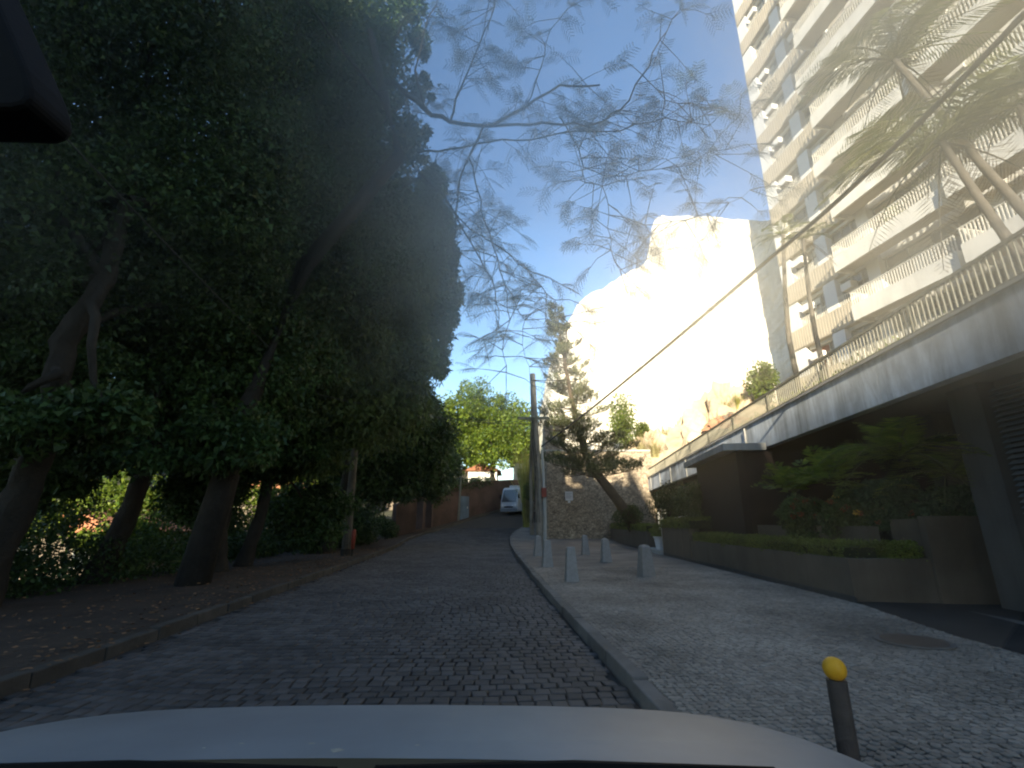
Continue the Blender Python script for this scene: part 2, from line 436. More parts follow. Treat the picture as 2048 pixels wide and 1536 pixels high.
def resample(pts, n):
    L = [0]
    for a, b in zip(pts, pts[1:]): L.append(L[-1] + math.hypot(b[0] - a[0], b[1] - a[1]))
    out = []; j = 0
    for i in range(n):
        t = L[-1] * i / (n - 1)
        while j < len(L) - 2 and L[j + 1] < t: j += 1
        f = (t - L[j]) / max(1e-9, L[j + 1] - L[j])
        out.append((pts[j][0] + (pts[j + 1][0] - pts[j][0]) * f, pts[j][1] + (pts[j + 1][1] - pts[j][1]) * f))
    return out, L[-1]
PR0 = smooth_path(path_pts(KR, .1), 200); PL0 = smooth_path(path_pts(KL, .1), 200)
NP = 160
PR, LR = resample(PR0, NP); PL, LL = resample(PL0, NP)
def strip(name, m, A, B, za, zb, n=6, **kw):
    V = []; F = []
    for a, b in zip(A, B):
        for k in range(n + 1):
            t = k / n; x, y = lerp(a[0], b[0], t), lerp(a[1], b[1], t)
            V.append((x, y, rise(y) + lerp(za, zb, t)))
    for i in range(len(A) - 1):
        for k in range(n):
            q = i * (n + 1) + k
            F.append((q, q + 1, q + n + 2, q + n + 1))
    me = bpy.data.meshes.new(name); me.from_pydata(V, [], F); me.shade_smooth()
    return link(name, me, m, None, **kw)
road = strip('road', M_roadbed, PL, PR, -0.012, -0.012, kind='structure')
# left verge and right sidewalk
PLo = [(min(a[0] - 5.5, -9.5) if a[1] < 34 else a[0] - 1.6, a[1]) for a in PL]
strip('verge', M_dirt, PLo, [(a[0] - .14, a[1]) for a in PL], -0.02, 0.10, kind='structure')
PRo = [(6.4 if a[1] < 34 else max(a[0] + 1.6, 2.1) if a[1] < 44 else a[0] + 1.5, a[1]) for a in PR]
PRo = [(6.9, a[1]) if a[1] < 34.2 else (o[0], a[1]) for o, a in zip(PRo, PR)]
sidewalk = strip('sidewalk', M_mosbed, [(a[0] + .14, a[1]) for a in PR], PRo, 0.112, 0.112, n=8, kind='structure')

# kerb stones
def kerb(name, P0, sgn, label):
    pts, L = resample(P0, int(sum(math.hypot(b[0] - a[0], b[1] - a[1]) for a, b in zip(P0, P0[1:])) / 0.9))
    root = link(name, bpy.data.meshes.new(name), None, None, kind='structure')
    k = 0
    for a, b in zip(pts, pts[1:]):
        if a[1] < -3: continue
        k += 1
        ax, ay = a; bx, by = b
        d = Vector((bx - ax, by - ay, 0)); ln = d.length; d /= ln
        n = Vector((d.y, -d.x, 0)) * sgn
        g0 = 0.012
        j = random.uniform(-.012, .012); top = 0.125 + random.uniform(-.01, .012)
        w = 0.15
        m = MB()
        p0 = Vector((ax, ay, rise(ay))) + d * g0 + n * j; p1 = Vector((bx, by, rise(by))) - d * g0 + n * j
        m.hexa([p0 + Vector((0, 0, -.1)), p1 + Vector((0, 0, -.1)), p1 + n * w + Vector((0, 0, -.1)), p0 + n * w + Vector((0, 0, -.1)),
                p0 + n * .012 + Vector((0, 0, top)), p1 + n * .012 + Vector((0, 0, top)), p1 + n * w + Vector((0, 0, top)), p0 + n * w + Vector((0, 0, top))])
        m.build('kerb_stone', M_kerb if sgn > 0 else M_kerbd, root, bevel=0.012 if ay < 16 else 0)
    return root
kerb('kerb', PR0, 1, ''); kerb('kerb', PL0, -1, '')

# cobbles of the road
def stone_variants(name, n, sx, sy, hz, m, jit):
    out = []
    for i in range(n):
        mb = MB()
        c = [(-sx, -sy), (sx, -sy), (sx, sy), (-sx, sy)]
        c = [(x + random.uniform(-jit, jit), y + random.uniform(-jit, jit)) for x, y in c]
        zt = [hz + random.uniform(-.15, .15) * hz for _ in c]
        mb.V = [(x, y, -hz) for x, y in c] + [(x, y, z * .55) for (x, y), z in zip(c, zt)] + [(x * .78, y * .78, z) for (x, y), z in zip(c, zt)]
        mb.F = [(8, 9, 10, 11)]
        for q in range(4):
            r = (q + 1) % 4
            mb.F += [(q, r, 4 + r, 4 + q), (4 + q, 4 + r, 8 + r, 8 + q)]
        me = mb.mesh(name); me.materials.append(m); out.append(me)
    return out
def stones(parent, name, spots, variants, m, nmax=300):
    """spots (x,y,z,angle): the 300 nearest become parts, the rest one stuff part"""
    vis = []
    for s_ in spots:
        dx, dy, dz = s_[0], s_[1], s_[2] - CAM_H
        d = dy * CP + dz * SP
        if d < .3: vis.append((1, 99, s_)); continue
        u = 1024 + F0 * dx / d; v = 768 - F0 * (-dy * SP + dz * CP) / d
        inn = -20 < u < 2068 and v < 1440
        vis.append((0 if inn else 1, math.hypot(dx, dy), s_))
    vis.sort(key=lambda q: (q[0], q[1]))
    for _, _, s_ in vis[:nmax]:
        o = bpy.data.objects.new(name, random.choice(variants)); COL.objects.link(o)
        o.parent = parent; o.location = s_[:3]; o.rotation_euler = (random.uniform(-.03, .03), random.uniform(-.03, .03), s_[3])
    rest = [q[2] for q in vis[nmax:]]
    base = [np.array([v.co[:] for v in me.vertices]) for me in variants]
    fc = [list(p.vertices) for p in variants[0].polygons]
    S = np.array(rest); n = len(S)
    pick = rng.integers(0, len(base), n)
    B = np.stack(base)[pick]
    ca, sa = np.cos(S[:, 3])[:, None], np.sin(S[:, 3])[:, None]
    X = B[:, :, 0] * ca - B[:, :, 1] * sa + S[:, 0:1]; Y = B[:, :, 0] * sa + B[:, :, 1] * ca + S[:, 1:2]
    Z = B[:, :, 2] + S[:, 2:3] + rng.uniform(-.003, .003, (n, 1))
    W = np.stack([X, Y, Z], axis=2)
    idx = np.array(fc)
    Q = W[:, idx, :].reshape(-1, 3)
    # share corners inside one stone so that Random Per Island works
    me = bpy.data.meshes.new(name)
    me.vertices.add(n * 12); me.vertices.foreach_set('co', W.astype(np.float32).ravel())
    li = (np.arange(n)[:, None, None] * 12 + idx[None]).astype(np.int32).ravel()
    me.loops.add(len(li)); me.loops.foreach_set('vertex_index', li)
    nf = n * len(fc)
    me.polygons.add(nf); me.polygons.foreach_set('loop_start', np.arange(0, nf * 4, 4, dtype=np.int32)); me.polygons.foreach_set('loop_total', np.full(nf, 4, dtype=np.int32))
    me.update(calc_edges=True)
    link(name + '_field', me, m, parent, kind='stuff')
cob = stone_variants('cobble', 6, .061, .064, .012, M_cobble, .009)
spots = []
y = 1.9
while y < 42:
    dy = 0.142
    xl = interp([(b, a) for a, b in PL], y) + .08; xr = interp([(b, a) for a, b in PR], y) - .05
    off = random.uniform(0, .2)
    x = xl + off
    while x < xr:
        yy = y + .10 * math.sin(x * .9) + .03 * math.sin(x * 2.3 + y)
        if yy > 1.0: spots.append((x, yy, rise(yy) + .006 + .012 * math.sin(x * 1.3 + y) * math.sin(y * .8), random.uniform(-.05, .05) + .05 * math.cos(x * .9)))
        x += .136 + random.uniform(-.008, .008)
    y += dy * (1 + .0 * y)
stones(road, 'cobble', spots, cob, M_cobble)
mos = stone_variants('paving_stone', 6, .0255, .0255, .0055, M_mosaic, .006)
spots = []
y = 2.2
while y < 15:
    xl = interp([(b, a) for a, b in PR], y) + .18
    xr = 5.75 if y > 8.6 else interp([(2, 5.0), (5.3, 5.15), (6.3, 5.2), (8.7, 5.75)], y)
    x = xl
    while x < xr:
        spots.append((x + random.uniform(-.011, .011), y + random.uniform(-.011, .011) + .03 * math.sin(x * 1.1 + y) + .02 * math.sin(x * 3), rise(y) + .116 + .004 * math.sin(x * 2) * math.sin(y * 1.7) + random.uniform(-.002, .003), random.uniform(-.8, .8)))
        x += .058
    y += .058
stones(sidewalk, 'paving_stone', spots, mos, M_mosaic)

# driveway into the garage, with its round cover
m = MB()
m.V = [(5.77, 8.9, .126), (5.2, 6.27, .126), (5.14, 5.3, .126), (5.0, 1.5, .126), (5.0, -6, .126), (16, -6, .02), (16, 8.9, .02)]
m.F = [(0, 1, 2, 3, 4, 5, 6)]
m.build('driveway', M_drive, kind='structure')
mh = thing('manhole_cover', 'round dark iron cover set in the paving by the driveway edge', 'manhole cover', (4.45, 5.85, .125))
m = MB(); m.lathe([(0.36, 0), (0.36, .012), (0.33, .014)], 32, (4.45, 5.85, .125)); m.build('rim', M_kerb, mh)
m = MB(); m.lathe([(0.31, .002), (0.31, .018)], 32, (4.45, 5.85, .125)); m.build('lid', M_iron, mh)

# dry leaves on the verge and in the gutter
n = 2600
yy = rng.uniform(2.5, 26, n); kx = np.interp(yy, [a[1] for a in PL], [a[0] for a in PL])
xx = kx - np.abs(rng.normal(0, 1.9, n)) + .25
hz = np.where(xx > kx, .012, .115)
P = np.stack([xx, yy, np.array([rise(q) for q in yy]) + hz], 1)
Q = leaf_quads(P, .09, .028, 0.0)
Q = Q.reshape(-1, 4, 3); Q[:, :, 2] = P[:, 2:3] + np.abs(Q[:, :, 2] - P[:, 2:3]) * .25
link('fallen_leaves', np_mesh('fallen_leaves', Q, 4), M_litter, kind='stuff')

# ------------------------------------------------------------------ granite bollards
def bollard(x, y, z, hgt, w, rz, label, flat=False, first=None):
    m = MB()
    b, t = w / 2, w / 2 * .62
    zz = [(b, 0), (t, hgt * .93), (t * .82 if not flat else t * .97, hgt * .965), (.012 if not flat else t * .9, hgt)]
    V = []
    for r, q in zz: V += [(-r, -r, q), (r, -r, q), (r, r, q), (-r, r, q)]
    m.V = V
    for i in range(3):
        for k in range(4):
            k2 = (k + 1) % 4
            m.F.append((i * 4 + k, i * 4 + k2, i * 4 + 4 + k2, i * 4 + 4 + k))
    m.F.append((12, 13, 14, 15))
    o = m.build('bollard', M_bollard, None, bevel=0.012, label=label, cat='bollard', group='granite bollards on the pavement')
    o.location = (x, y, z - .02); o.rotation_euler = (random.uniform(-.02, .02), random.uniform(-.02, .02), rz)
bollard(1.34, 11.45, .117, .76, .30, .05, 'flat topped pale stone bollard nearest the kerb and the camera, a square post', True)
bollard(1.05, 15.05, .117, .78, .32, .1, 'darker stone bollard second along the kerb, with a flat top', True)
bollard(1.02, 19.9, .117, .80, .32, .15, 'brownish stone bollard standing right in front of the utility pole foot')
bollard(3.0, 20.5, .117, .80, .30, .1, 'stone bollard farthest back on the open pavement, in front of the rubble wall')
bollard(3.15, 16.9, .117, .78, .33, .12, 'stone bollard with pointed top between the rear one and the large pale one')
bollard(3.32, 12.6, .117, .76, .36, .2, 'large pale bollard with pyramid top on the planter side, near the steps')

PX, PY = 1.475, 2.45
bp = thing('ball_top_post', 'slim dark post with a round yellow ball on top at the near pavement', 'bollard', (PX, PY, .117))
m = MB(); m.tube([(PX, PY, .117), (PX, PY, .712)], [.043, .041], 24); m.build('post', M_iron, bp, smooth=False)
m = MB(); m.lathe([(.065, .0), (.065, .02), (.047, .03)], 24, (PX, PY, .117)); m.build('base_ring', M_iron, bp)
m = MB(); pr = [(.047 * math.sin(math.pi * i / 16) + .001, .755 - .049 * math.cos(math.pi * i / 16)) for i in range(17)]
m.lathe(pr, 32, (PX, PY, 0)); m.build('ball', M_yellow, bp, smooth=True)

# ------------------------------------------------------------------ podium (garage block) with parapet
PVx = lambda y: 6.50 + (y - 5.5) * 0.108     # parapet front line
hd = math.atan(0.108)
def fr(s, d, z):                           # s along the parapet (away from the camera), d to the right of it
    return (6.50 + math.sin(hd) * s + math.cos(hd) * d, 5.5 + math.cos(hd) * s - math.sin(hd) * d, z)
pod = thing('garage_podium', 'long stained concrete parapet and deck of the raised garage beside the street', 'building', (10, 18, 0))
S0, S1 = -12.0, 29.5
seams = [S0, -7, -2, 3, 8, 12.5, 16.5, 20, 23, 26, S1]
for a, b in zip(seams, seams[1:]):
    m = MB(); m.box(a + .006, b - .006, 0, .22, 3.5, 4.35, fr)
    m.build('parapet_panel', M_parapet, pod)
m = MB(); m.box(S0, S1, -.05, .27, 4.35, 4.40, fr); m.build('coping', M_conc, pod)
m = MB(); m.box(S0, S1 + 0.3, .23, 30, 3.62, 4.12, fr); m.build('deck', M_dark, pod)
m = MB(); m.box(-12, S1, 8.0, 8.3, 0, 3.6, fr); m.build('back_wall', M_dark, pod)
for s_ in (4.6, 11.5):
    m = MB(); m.box(s_, s_ + .35, 1.9, 2.3, 0, 3.61, fr); m.build('column', M_pillar, pod)
for s_ in (9.7, 17.6, 21.1, 24.2, 27.4):          # drain pipes down the parapet
    m = MB(); m.tube([fr(s_, -.04, 4.3), fr(s_, -.04, 3.46)], .026, 8); m.build('drain_pipe', M_conc, pod)
# wall and glazed doors below the far end
m = MB(); m.box(20.5, 29.4, 1.6, 1.8, 0.8, 3.6, fr); m.build('lobby_wall', M_house, pod)
for k in range(5):
    s_ = 24.0 + k * 1.05
    m = MB(); m.box(s_, s_ + 1.0, 1.50, 1.58, 1.0, 3.1, fr); w = m.build('lobby_window', M_frame, pod)
    m = MB(); m.box(s_ + .08, s_ + .92, 1.485, 1.497, 1.08, 3.02, fr); m.build('pane', M_glass, w)
for k in range(3):
    m = MB(); s_ = 28.8 - k * 1.2; m.box(s_, s_ + .12, .5, .62, 0.8, 3.5, fr); m.build('lobby_post', M_white, pod)
# entrance canopy and its dark brown box
can = thing('entrance_canopy', 'concrete canopy slab over the dark brown entrance box below the parapet', 'canopy', (7.6, 15, 0))
m = MB(); m.box(8.2, 13.0, -1.25, -.055, 3.40, 3.60, fr); m.build('slab', M_conc, can)
m = MB(); m.box(8.4, 12.75, -.85, -.65, .6, 3.40, fr); m.build('side_panel', M_brown, can)
m = MB(); m.box(8.4, 8.6, -.64, 3.0, .6, 3.39, fr); m.build('front_panel', M_brown, can)
# big pillar and louvred garage front close by on the right
lv = thing('louvred_garage_front', 'grey metal louvre panel with a broad concrete pillar under the podium', 'garage door', (8, 6, 0))
m = MB(); m.box(2.1, 2.75, .9, 1.4, 0.05, 3.60, fr); m.build('pillar', M_pillar, lv)
for k in range(38):
    z = 0.35 + k * .083
    m = MB(); m.hexa([fr(-4, 1.02, z), fr(2.08, 1.02, z), fr(2.08, 1.10, z + .055), fr(-4, 1.10, z + .055), fr(-4, 1.02, z + .012), fr(2.08, 1.02, z + .012), fr(2.08, 1.10, z + .067), fr(-4, 1.10, z + .067)])
    m.build('slat', M_louvre, lv)
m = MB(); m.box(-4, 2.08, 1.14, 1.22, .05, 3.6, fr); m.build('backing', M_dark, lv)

# rail with balusters on the parapet
rl = thing('parapet_railing', 'long weathered iron railing with thin balusters on top of the garage parapet', 'railing', (9, 18, 4.4))
m = MB(); m.box(S0 + 3, S1, .08, .13, 4.98, 5.03, fr); m.build('top_rail', M_darkrail, rl)
m = MB(); m.box(S0 + 3, S1, .09, .12, 4.47, 4.50, fr); m.build('bottom_rail', M_darkrail, rl)
bm_ = MB(); bm_.box(-.012, .012, -.012, .012, 0, .48)
bme = bm_.mesh('baluster'); bme.materials.append(M_baluster)
cnt = 0; s_ = -1.5
while s_ < S1 and cnt < 290:
    p = fr(s_, .105, 4.5)
    o = bpy.data.objects.new('baluster', bme); COL.objects.link(o); o.parent = rl; o.location = Vector(p) - rl.location; o.rotation_euler = (0, 0, -hd)
    s_ += .107; cnt += 1
for s_ in range(-1, 30, 3):
    m = MB(); m.box(s_ - .02, s_ + .02, .08, .12, 4.4, 4.98, fr); m.build('rail_post', M_darkrail, rl)

# ------------------------------------------------------------------ apartment tower
td = R(8.3)
TA = Vector((17.9, 28.0, 0))
def ft(s, d, z):                           # s from the far corner towards the camera, d out of the facade
    return (TA.x + math.sin(td) * s - math.cos(td) * d, TA.y - math.cos(td) * s - math.sin(td) * d, z)
tow = thing('apartment_tower', 'tall sunlit apartment tower with white piers, tan bands and long balconies', 'building', tuple(ft(9, -6, 4.15)))
Z0, NF, FH = 8.6, 16, 3.0
TL = 24.0
m = MB(); m.box(0.02, TL, -14, -.32, 4.14, Z0 + NF * FH, ft); m.build('core', M_conc, tow)
m = MB(); m.box(0, TL, -.31, .0, 4.14, Z0 - .02, ft); m.build('base_wall', M_white, tow)
m = MB(); m.box(-.3, TL, -14, .5, Z0 + NF * FH, Z0 + NF * FH + .5, ft); m.build('roof_slab', M_conc, tow)
piers = [(0, .95), (3.0, 3.85), (5.9, 6.6), (11.4, 12.2), (17.2, 18.0), (22.6, 23.6)]
bays = [(.95, 3.0, 3), (3.85, 5.9, 3), (6.6, 11.4, 4), (12.2, 17.2, 4), (18.0, 22.6, 4)]
shared = {}
def part(key, name, mt, root, zshift, fn):
    """build once for floor 0 and reuse the mesh on the floors above"""
    if key not in shared:
        m = MB(); fn(m); shared[key] = m.mesh(name, wloc(root)); shared[key].materials.append(mt)
    o = bpy.data.objects.new(name, shared[key]); COL.objects.link(o); o.parent = root; o.location = (0, 0, zshift)
    return o
for f in range(NF):
    zb = Z0 + f * FH; sh = f * FH
    cut = ft(0, 0, zb)
    # the spandrel band runs in front of the first two bays, grooved
    for bi, (a, b) in enumerate(((0, 3.42), (3.44, 6.2))):
        def fn(m, a=a, b=b):
            m.box(a, b, .0, .30, Z0, Z0 + 1.25, ft)
            q = a + .1
            while q < b - .1:
                m.box(q, q + .13, .30, .33, Z0 + .05, Z0 + 1.2, ft); q += .2
        part(('sp', bi), 'spandrel', M_spandrel, tow, sh, fn)
    for pi, (a, b) in enumerate(piers):
        part(('pi', pi), 'pier', M_white, tow, sh, lambda m, a=a, b=b, pi=pi: m.box(a, b, -.30, .26 if pi < 3 else .1, Z0 + (1.26 if pi < 2 else .02), Z0 + 2.98, ft))
    for bi, (a, b, n) in enumerate(bays):
        z0_, z1_ = (Z0 + 1.26, Z0 + 2.8) if bi < 2 else (Z0 + .05, Z0 + 2.6)
        def fn(m, a=a, b=b, n=n, z0_=z0_, z1_=z1_):
            m.box(a + .01, b - .01, -.24, -.12, z1_ - .07, z1_, ft); m.box(a + .01, b - .01, -.24, -.12, z0_, z0_ + .08, ft)
            for k in range(n + 1):
                q = lerp(a + .01, b - .08, k / n); m.box(q, q + .07, -.235, -.115, z0_ + .08, z1_ - .07, ft)
            zz = z1_ - .55
            m.box(a + .02, b - .02, -.23, -.11, zz, zz + .05, ft)
        w = part(('wf', bi), 'window_frame', M_frame, tow, sh, fn)
        for k in range(n):
            q0 = lerp(a + .01, b - .08, k / n) + .07; q1 = lerp(a + .01, b - .08, (k + 1) / n)
            lit = [M_glass, M_dimroom, M_glass, M_dimroom, M_blind][(f * 5 + bi * 2 + k * 3) % 5]
            if f == 0 and bi == 0 and k < 2: lit = M_curtain
            elif (f * 7 + bi * 3 + k * 5) % 6 == 0: lit = M_fascia
            key = ('pn', bi, k, lit.name)
            o = part(key, 'pane', lit, tow, sh, lambda m, q0=q0, q1=q1, z0_=z0_, z1_=z1_: m.box(q0, q1, -.20, -.18, z0_ + .08, z1_ - .07, ft))
            o.parent = w; o.location = (0, 0, 0)
        # lintel strip above windows
        part(('li', bi), 'lintel', M_fascia, tow, sh, lambda m, a=a, b=b, z1_=z1_: m.box(a + .005, b - .005, -.30, .02, z1_ + .005, Z0 + 2.99, ft))
    # air conditioners in the first bay windows, plants and screens on some balconies
    if f % 5 != 3:
        o = part(('ac', 0), 'air_conditioner', M_white, tow, sh, lambda m: m.box(1.35, 2.05, -.05, .42, Z0 + 1.95, Z0 + 2.38, ft)); o.location.z += .1 * (f % 3)
    if f % 3 == 1:
        part(('ac', 1), 'air_conditioner', M_white, tow, sh, lambda m: m.box(4.3, 4.95, -.05, .40, Z0 + 1.95, Z0 + 2.35, ft))
    for bi, (a, b) in enumerate(((6.2, 10.4), (12.0, 16.4))):
        for k in range(2):
            if (f * 3 + bi * 5 + k * 2) % 4 == 0:
                q = lerp(a, b, random.random()); c_ = ft(q, 1.0, Z0 + sh + .75)
                P, d = ball_points(c_, (.35, .35, .55), 260, .2)
                link('balcony_plant', np_mesh('balcony_plant', leaf_quads(P, .2, .04, -.3, d * .6), 4, wloc(tow)), LM_hedge, tow)
    # small window rails on the first bays
    for bi, (a, b, n) in enumerate(bays[:2]):
        def fn(m, a=a, b=b):
            m.box(a + .02, b - .02, .20, .24, Z0 + 1.78, Z0 + 1.82, ft)
            q = a + .08
            while q < b: m.box(q, q + .035, .205, .235, Z0 + 1.26, Z0 + 1.78, ft); q += .13
        part(('wr', bi), 'window_rail', M_rail, tow, sh, fn)
    # balconies
    if f >= 0:
        for bi, (a, b, pj) in enumerate(((5.2 + (.5 if f % 2 else 0), 10.9, 1.45), (11.3, 16.9, 1.75), (17.3, 23.4, 1.45))):
            kk = (bi, f % 2)
            part(('bs', kk), 'balcony_slab', M_soffit, tow, sh, lambda m, a=a, b=b, pj=pj: m.box(a + .05, b - .05, .335, pj - .13, Z0 - .24, Z0 - .02, ft))
            def ff(m, a=a, b=b, pj=pj):
                m.box(a, b, pj - .12, pj, Z0 - .45, Z0 + .38, ft)
                m.box(a, a + .12, .34, pj - .121, Z0 - .45, Z0 + .38, ft); m.box(b - .12, b, .34, pj - .121, Z0 - .45, Z0 + .38, ft)
            part(('bf', kk), 'balcony_fascia', M_fascia, tow, sh, ff)
            def fg(m, a=a, b=b, pj=pj):
                m.box(a, b, pj - .08, pj - .03, Z0 + 1.06, Z0 + 1.10, ft)
                m.box(a + .02, a + .06, .34, pj - .085, Z0 + 1.06, Z0 + 1.10, ft)
                q = a + .05
                while q < b: m.box(q, q + .045, pj - .072, pj - .038, Z0 + .38, Z0 + 1.06, ft); q += .135
                q = .40
                while q < pj - .15: m.box(a + .03, a + .06, q, q + .045, Z0 + .38, Z0 + 1.06, ft); q += .135
            part(('bg', kk), 'balcony_railing', M_rail, tow, sh, fg)
# planting on the deck edge behind the railing
Q = []
for s_ in np.arange(3.0, 29, .30):
    c = fr(s_, .55 + random.uniform(-.1, .1), 4.52 + random.uniform(-.05, .1))
    if 12.5 < s_ < 19 and random.random() < .6: continue
    P, d = ball_points(c, (.22, .22, .25), 60, .2); Q.append(leaf_quads(P, .13, .022, -.5, d * .5))
link('deck_planting', np_mesh('deck_planting', np.concatenate(Q), 4), LM_hedge, kind='stuff')

# ------------------------------------------------------------------ cliff, stone wall, terrace
def fbm(x, z, s=0):
    return (math.sin(x * .9 + s) * math.cos(z * .7 + s * 2) + .5 * math.sin(x * 2.3 + z * 1.1 + s) + .3 * math.sin(x * 4.7 - z * 3.9) + .2 * math.sin(x * 9.1 + z * 7.3)) / 2
cl = thing('granite_cliff', 'huge pale granite cliff face glaring in full sun behind the pine', 'cliff', (14, 42, 5))
NU, NV = 110, 70
CX = lambda t: (lerp(3.4, 22.0, t), lerp(50, 29, t))
def on_cliff(u, v):                        # picture point -> (t, z) on the cliff's plane
    r = ray(u, v); k = r[0] / r[1]
    t = (k * 50 - 3.4) / (18.6 + 21 * k)
    return t, CAM_H + CX(t)[1] / r[1] * r[2]
TOPL = [on_cliff(*q) for q in ((1150, 610), (1165, 595), (1200, 578), (1245, 552), (1290, 528), (1300, 490), (1310, 440), (1325, 431), (1400, 433), (1470, 437), (1560, 440))] + [(1.1, 24)]
LEFTL = sorted([(on_cliff(u, v)[1], on_cliff(u, v)[0]) for u, v in ((1088, 900), (1095, 830), (1112, 740), (1132, 670), (1150, 610))])
V = []; F = []
for j in range(NV + 1):
    v = j / NV
    for i in range(NU + 1):
        u = i / NU
        tl0 = LEFTL[-1][1]
        top = interp(TOPL, lerp(tl0, 1.1, u))
        z = lerp(3.0, top, v)
        t = lerp(interp(LEFTL, z), 1.1, u)
        x, y = CX(t)
        nz = fbm(t * 9, z * .4) * .45 + .16 * fbm(t * 50, z * 2.4, 3) + .07 * fbm(t * 160, z * 7, 1)
        x += nz * .6; y += nz * .8
        V.append((x, y, z + .12 * fbm(t * 30, 9, 5) * v))
nu = NU + 1
for j in range(NV):
    for i in range(NU):
        q = j * nu + i; F.append((q, q + 1, q + nu + 1, q + nu))
m = MB(); m.V = V; m.F = F
base = len(m.V)
for j in range(NV + 1):                   # left flank: runs back and out
    for k in range(1, 9):
        x, y, z = V[j * nu]
        m.V.append((x - k * .10 * (z / 24) + .1 * fbm(k, z, 3), y + k * 1.5, z + k * .1))
for j in range(NV):
    for k in range(8):
        a = j * nu if k == 0 else base + j * 8 + k - 1; b = (j + 1) * nu if k == 0 else base + (j + 1) * 8 + k - 1
        m.F.append((a, b, base + (j + 1) * 8 + k, base + j * 8 + k))
t0 = len(m.V)
for i in range(nu):
    x, y, z = V[NV * nu + i]; m.V.append((x + 4, y + 12, z + .6))
for i in range(NU): m.F.append((NV * nu + i, NV * nu + i + 1, t0 + i + 1, t0 + i))
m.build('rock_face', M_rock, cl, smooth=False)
# small relief ledges and a lighter patch line
def mound(name, mt, parent, c, r, seed, n=26, **kw):
    m = MB()
    for j in range(n // 2 + 1):
        th = math.pi * .5 * j / (n // 2)
        for i in range(n):
            ph = 2 * math.pi * i / n
            k = 1 + .22 * fbm(ph * 2.2 + seed, th * 5, seed) + .1 * math.sin(ph * 7 + th * 9 + seed)
            m.V.append((c[0] + r[0] * math.cos(ph) * math.cos(th) * k, c[1] + r[1] * math.sin(ph) * math.cos(th) * k, c[2] + r[2] * math.sin(th) * k))
    for j in range(n // 2):
        for i in range(n): m.F.append((j * n + i, j * n + (i + 1) % n, (j + 1) * n + (i + 1) % n, (j + 1) * n + i))
    return m.build(name, mt, parent, **kw)
mound('rock_outcrop', M_rockbrown, None, (16.0, 33.4, 4.6), (5.4, 2.4, 5.4), 2.0, 40, label='rough brown rock outcrop below the pale cliff, behind the railing', cat='rock')
mound('rock_outcrop', M_redrock, None, (15.0, 31.8, 7.3), (1.9, 1.0, 1.1), 5.0, 26, label='reddish earth ledge on the brown outcrop under the cliff', cat='rock')
mound('rock_outcrop', M_rockbrown, None, (11.6, 38.0, 4.6), (3.2, 2.4, 3.4), 8.0, 30, label='low brown rocky bank under the dry grass beside the pine', cat='rock')

sw = thing('stone_wall', 'tall rubble stone retaining wall behind the pine carrying a white notice', 'wall', (6, 34, 0))
m = MB(); m.box(2.45, 9.9, 34.0, 34.6, -.1, 6.25); m.build('wall_face', M_stonewall, sw)
m = MB(); m.box(2.40, 3.9, 34.62, 37.0, -.1, 8.4); m.build('upper_wall', M_stonewall, sw)
m = MB(); m.box(2.40, 9.9, 33.96, 34.64, 6.25, 6.38); m.build('coping', M_conc, sw)
m = MB(); m.box(2.40, 2.44, 34.7, 44, .2, 4.2); m.build('side_wall', M_blue, sw)
m = MB(); m.box(2.45, 2.9, 34.65, 44, 0, 4.15); m.build('wall_core', M_stonewall, sw)
m = MB(); m.box(3.0, 40, 34.65, 56, 2, 5.9); m.build('terrace', M_rockbrown, kind='structure')
sg = thing('notice_board', 'small white rectangular notice with faint grey lines fixed to the rubble wall', 'sign', (3.97, 33.93, 3.0))
a_, b_ = at(1130, 983, 33.95), at(1146, 1001, 33.95)
m = MB(); m.box(a_.x, b_.x, 33.93, 33.96, b_.z, a_.z); m.build('board', M_sign, sg)
for k in range(4):
    z = lerp(a_.z, b_.z, .2 + k * .17); m = MB(); m.box(a_.x + .06, b_.x - .08 - .07 * (k % 2), 33.92, 33.928, z - .018, z + .012); m.build('print_line', M_ink, sg)
m = MB(); m.box(lerp(a_.x, b_.x, .35), lerp(a_.x, b_.x, .65), 33.93, 33.96, b_.z - .16, b_.z - .01); m.build('lower_tab', M_sign, sg)

# ------------------------------------------------------------------ planters, steps, hedges
def fp(s, d, z):                          # along the planter front, s = y - 8.6
    a = math.atan(.04)
    return (5.72 + math.sin(a) * s + math.cos(a) * d, 8.6 + math.cos(a) * s - math.sin(a) * d, z)
pn = thing('planter_wall', 'long beige rendered planter wall with a low hedge bed at the driveway corner', 'planter', (5.8, 8.6, 0))
m = MB(); m.box(.0, 8.4, 0, .16, .0, .80, fp); m.build('front_wall', M_planter, pn)
m = MB(); m.box(.0, .16, .162, 1.36, .0, .80, fp); m.build('end_wall', M_planter, pn)
m = MB(); m.box(.17, 8.38, .17, .93, .0, .72, fp); m.build('soil', M_dirt, pn)
m = MB(); m.box(.17, .78, .94, 1.36, .0, .72, fp); m.build('soil', M_dirt, pn)
m = MB(); m.box(.11, .79, 1.37, 1.41, .0, 1.45, fp); m.build('tier_wall', M_planter, pn)
m = MB(); m.box(.8, 8.4, 1.0 - .05, 1.15, .0, 1.32, fp)
m.build('upper_wall', M_planter, pn)
m = MB(); m.box(-.05, .1, 1.37, 4.4, .0, 1.50, fp); m.build('upper_end_wall', M_planter, pn)
m = MB(); m.box(8.42, 11.9, -.02, .2, .0, 1.22, fp); m.build('far_wall', M_planter, pn)
m = MB(); m.box(11.7, 11.9, .202, 2.6, .0, 1.22, fp); m.build('far_end_wall', M_planter, pn)
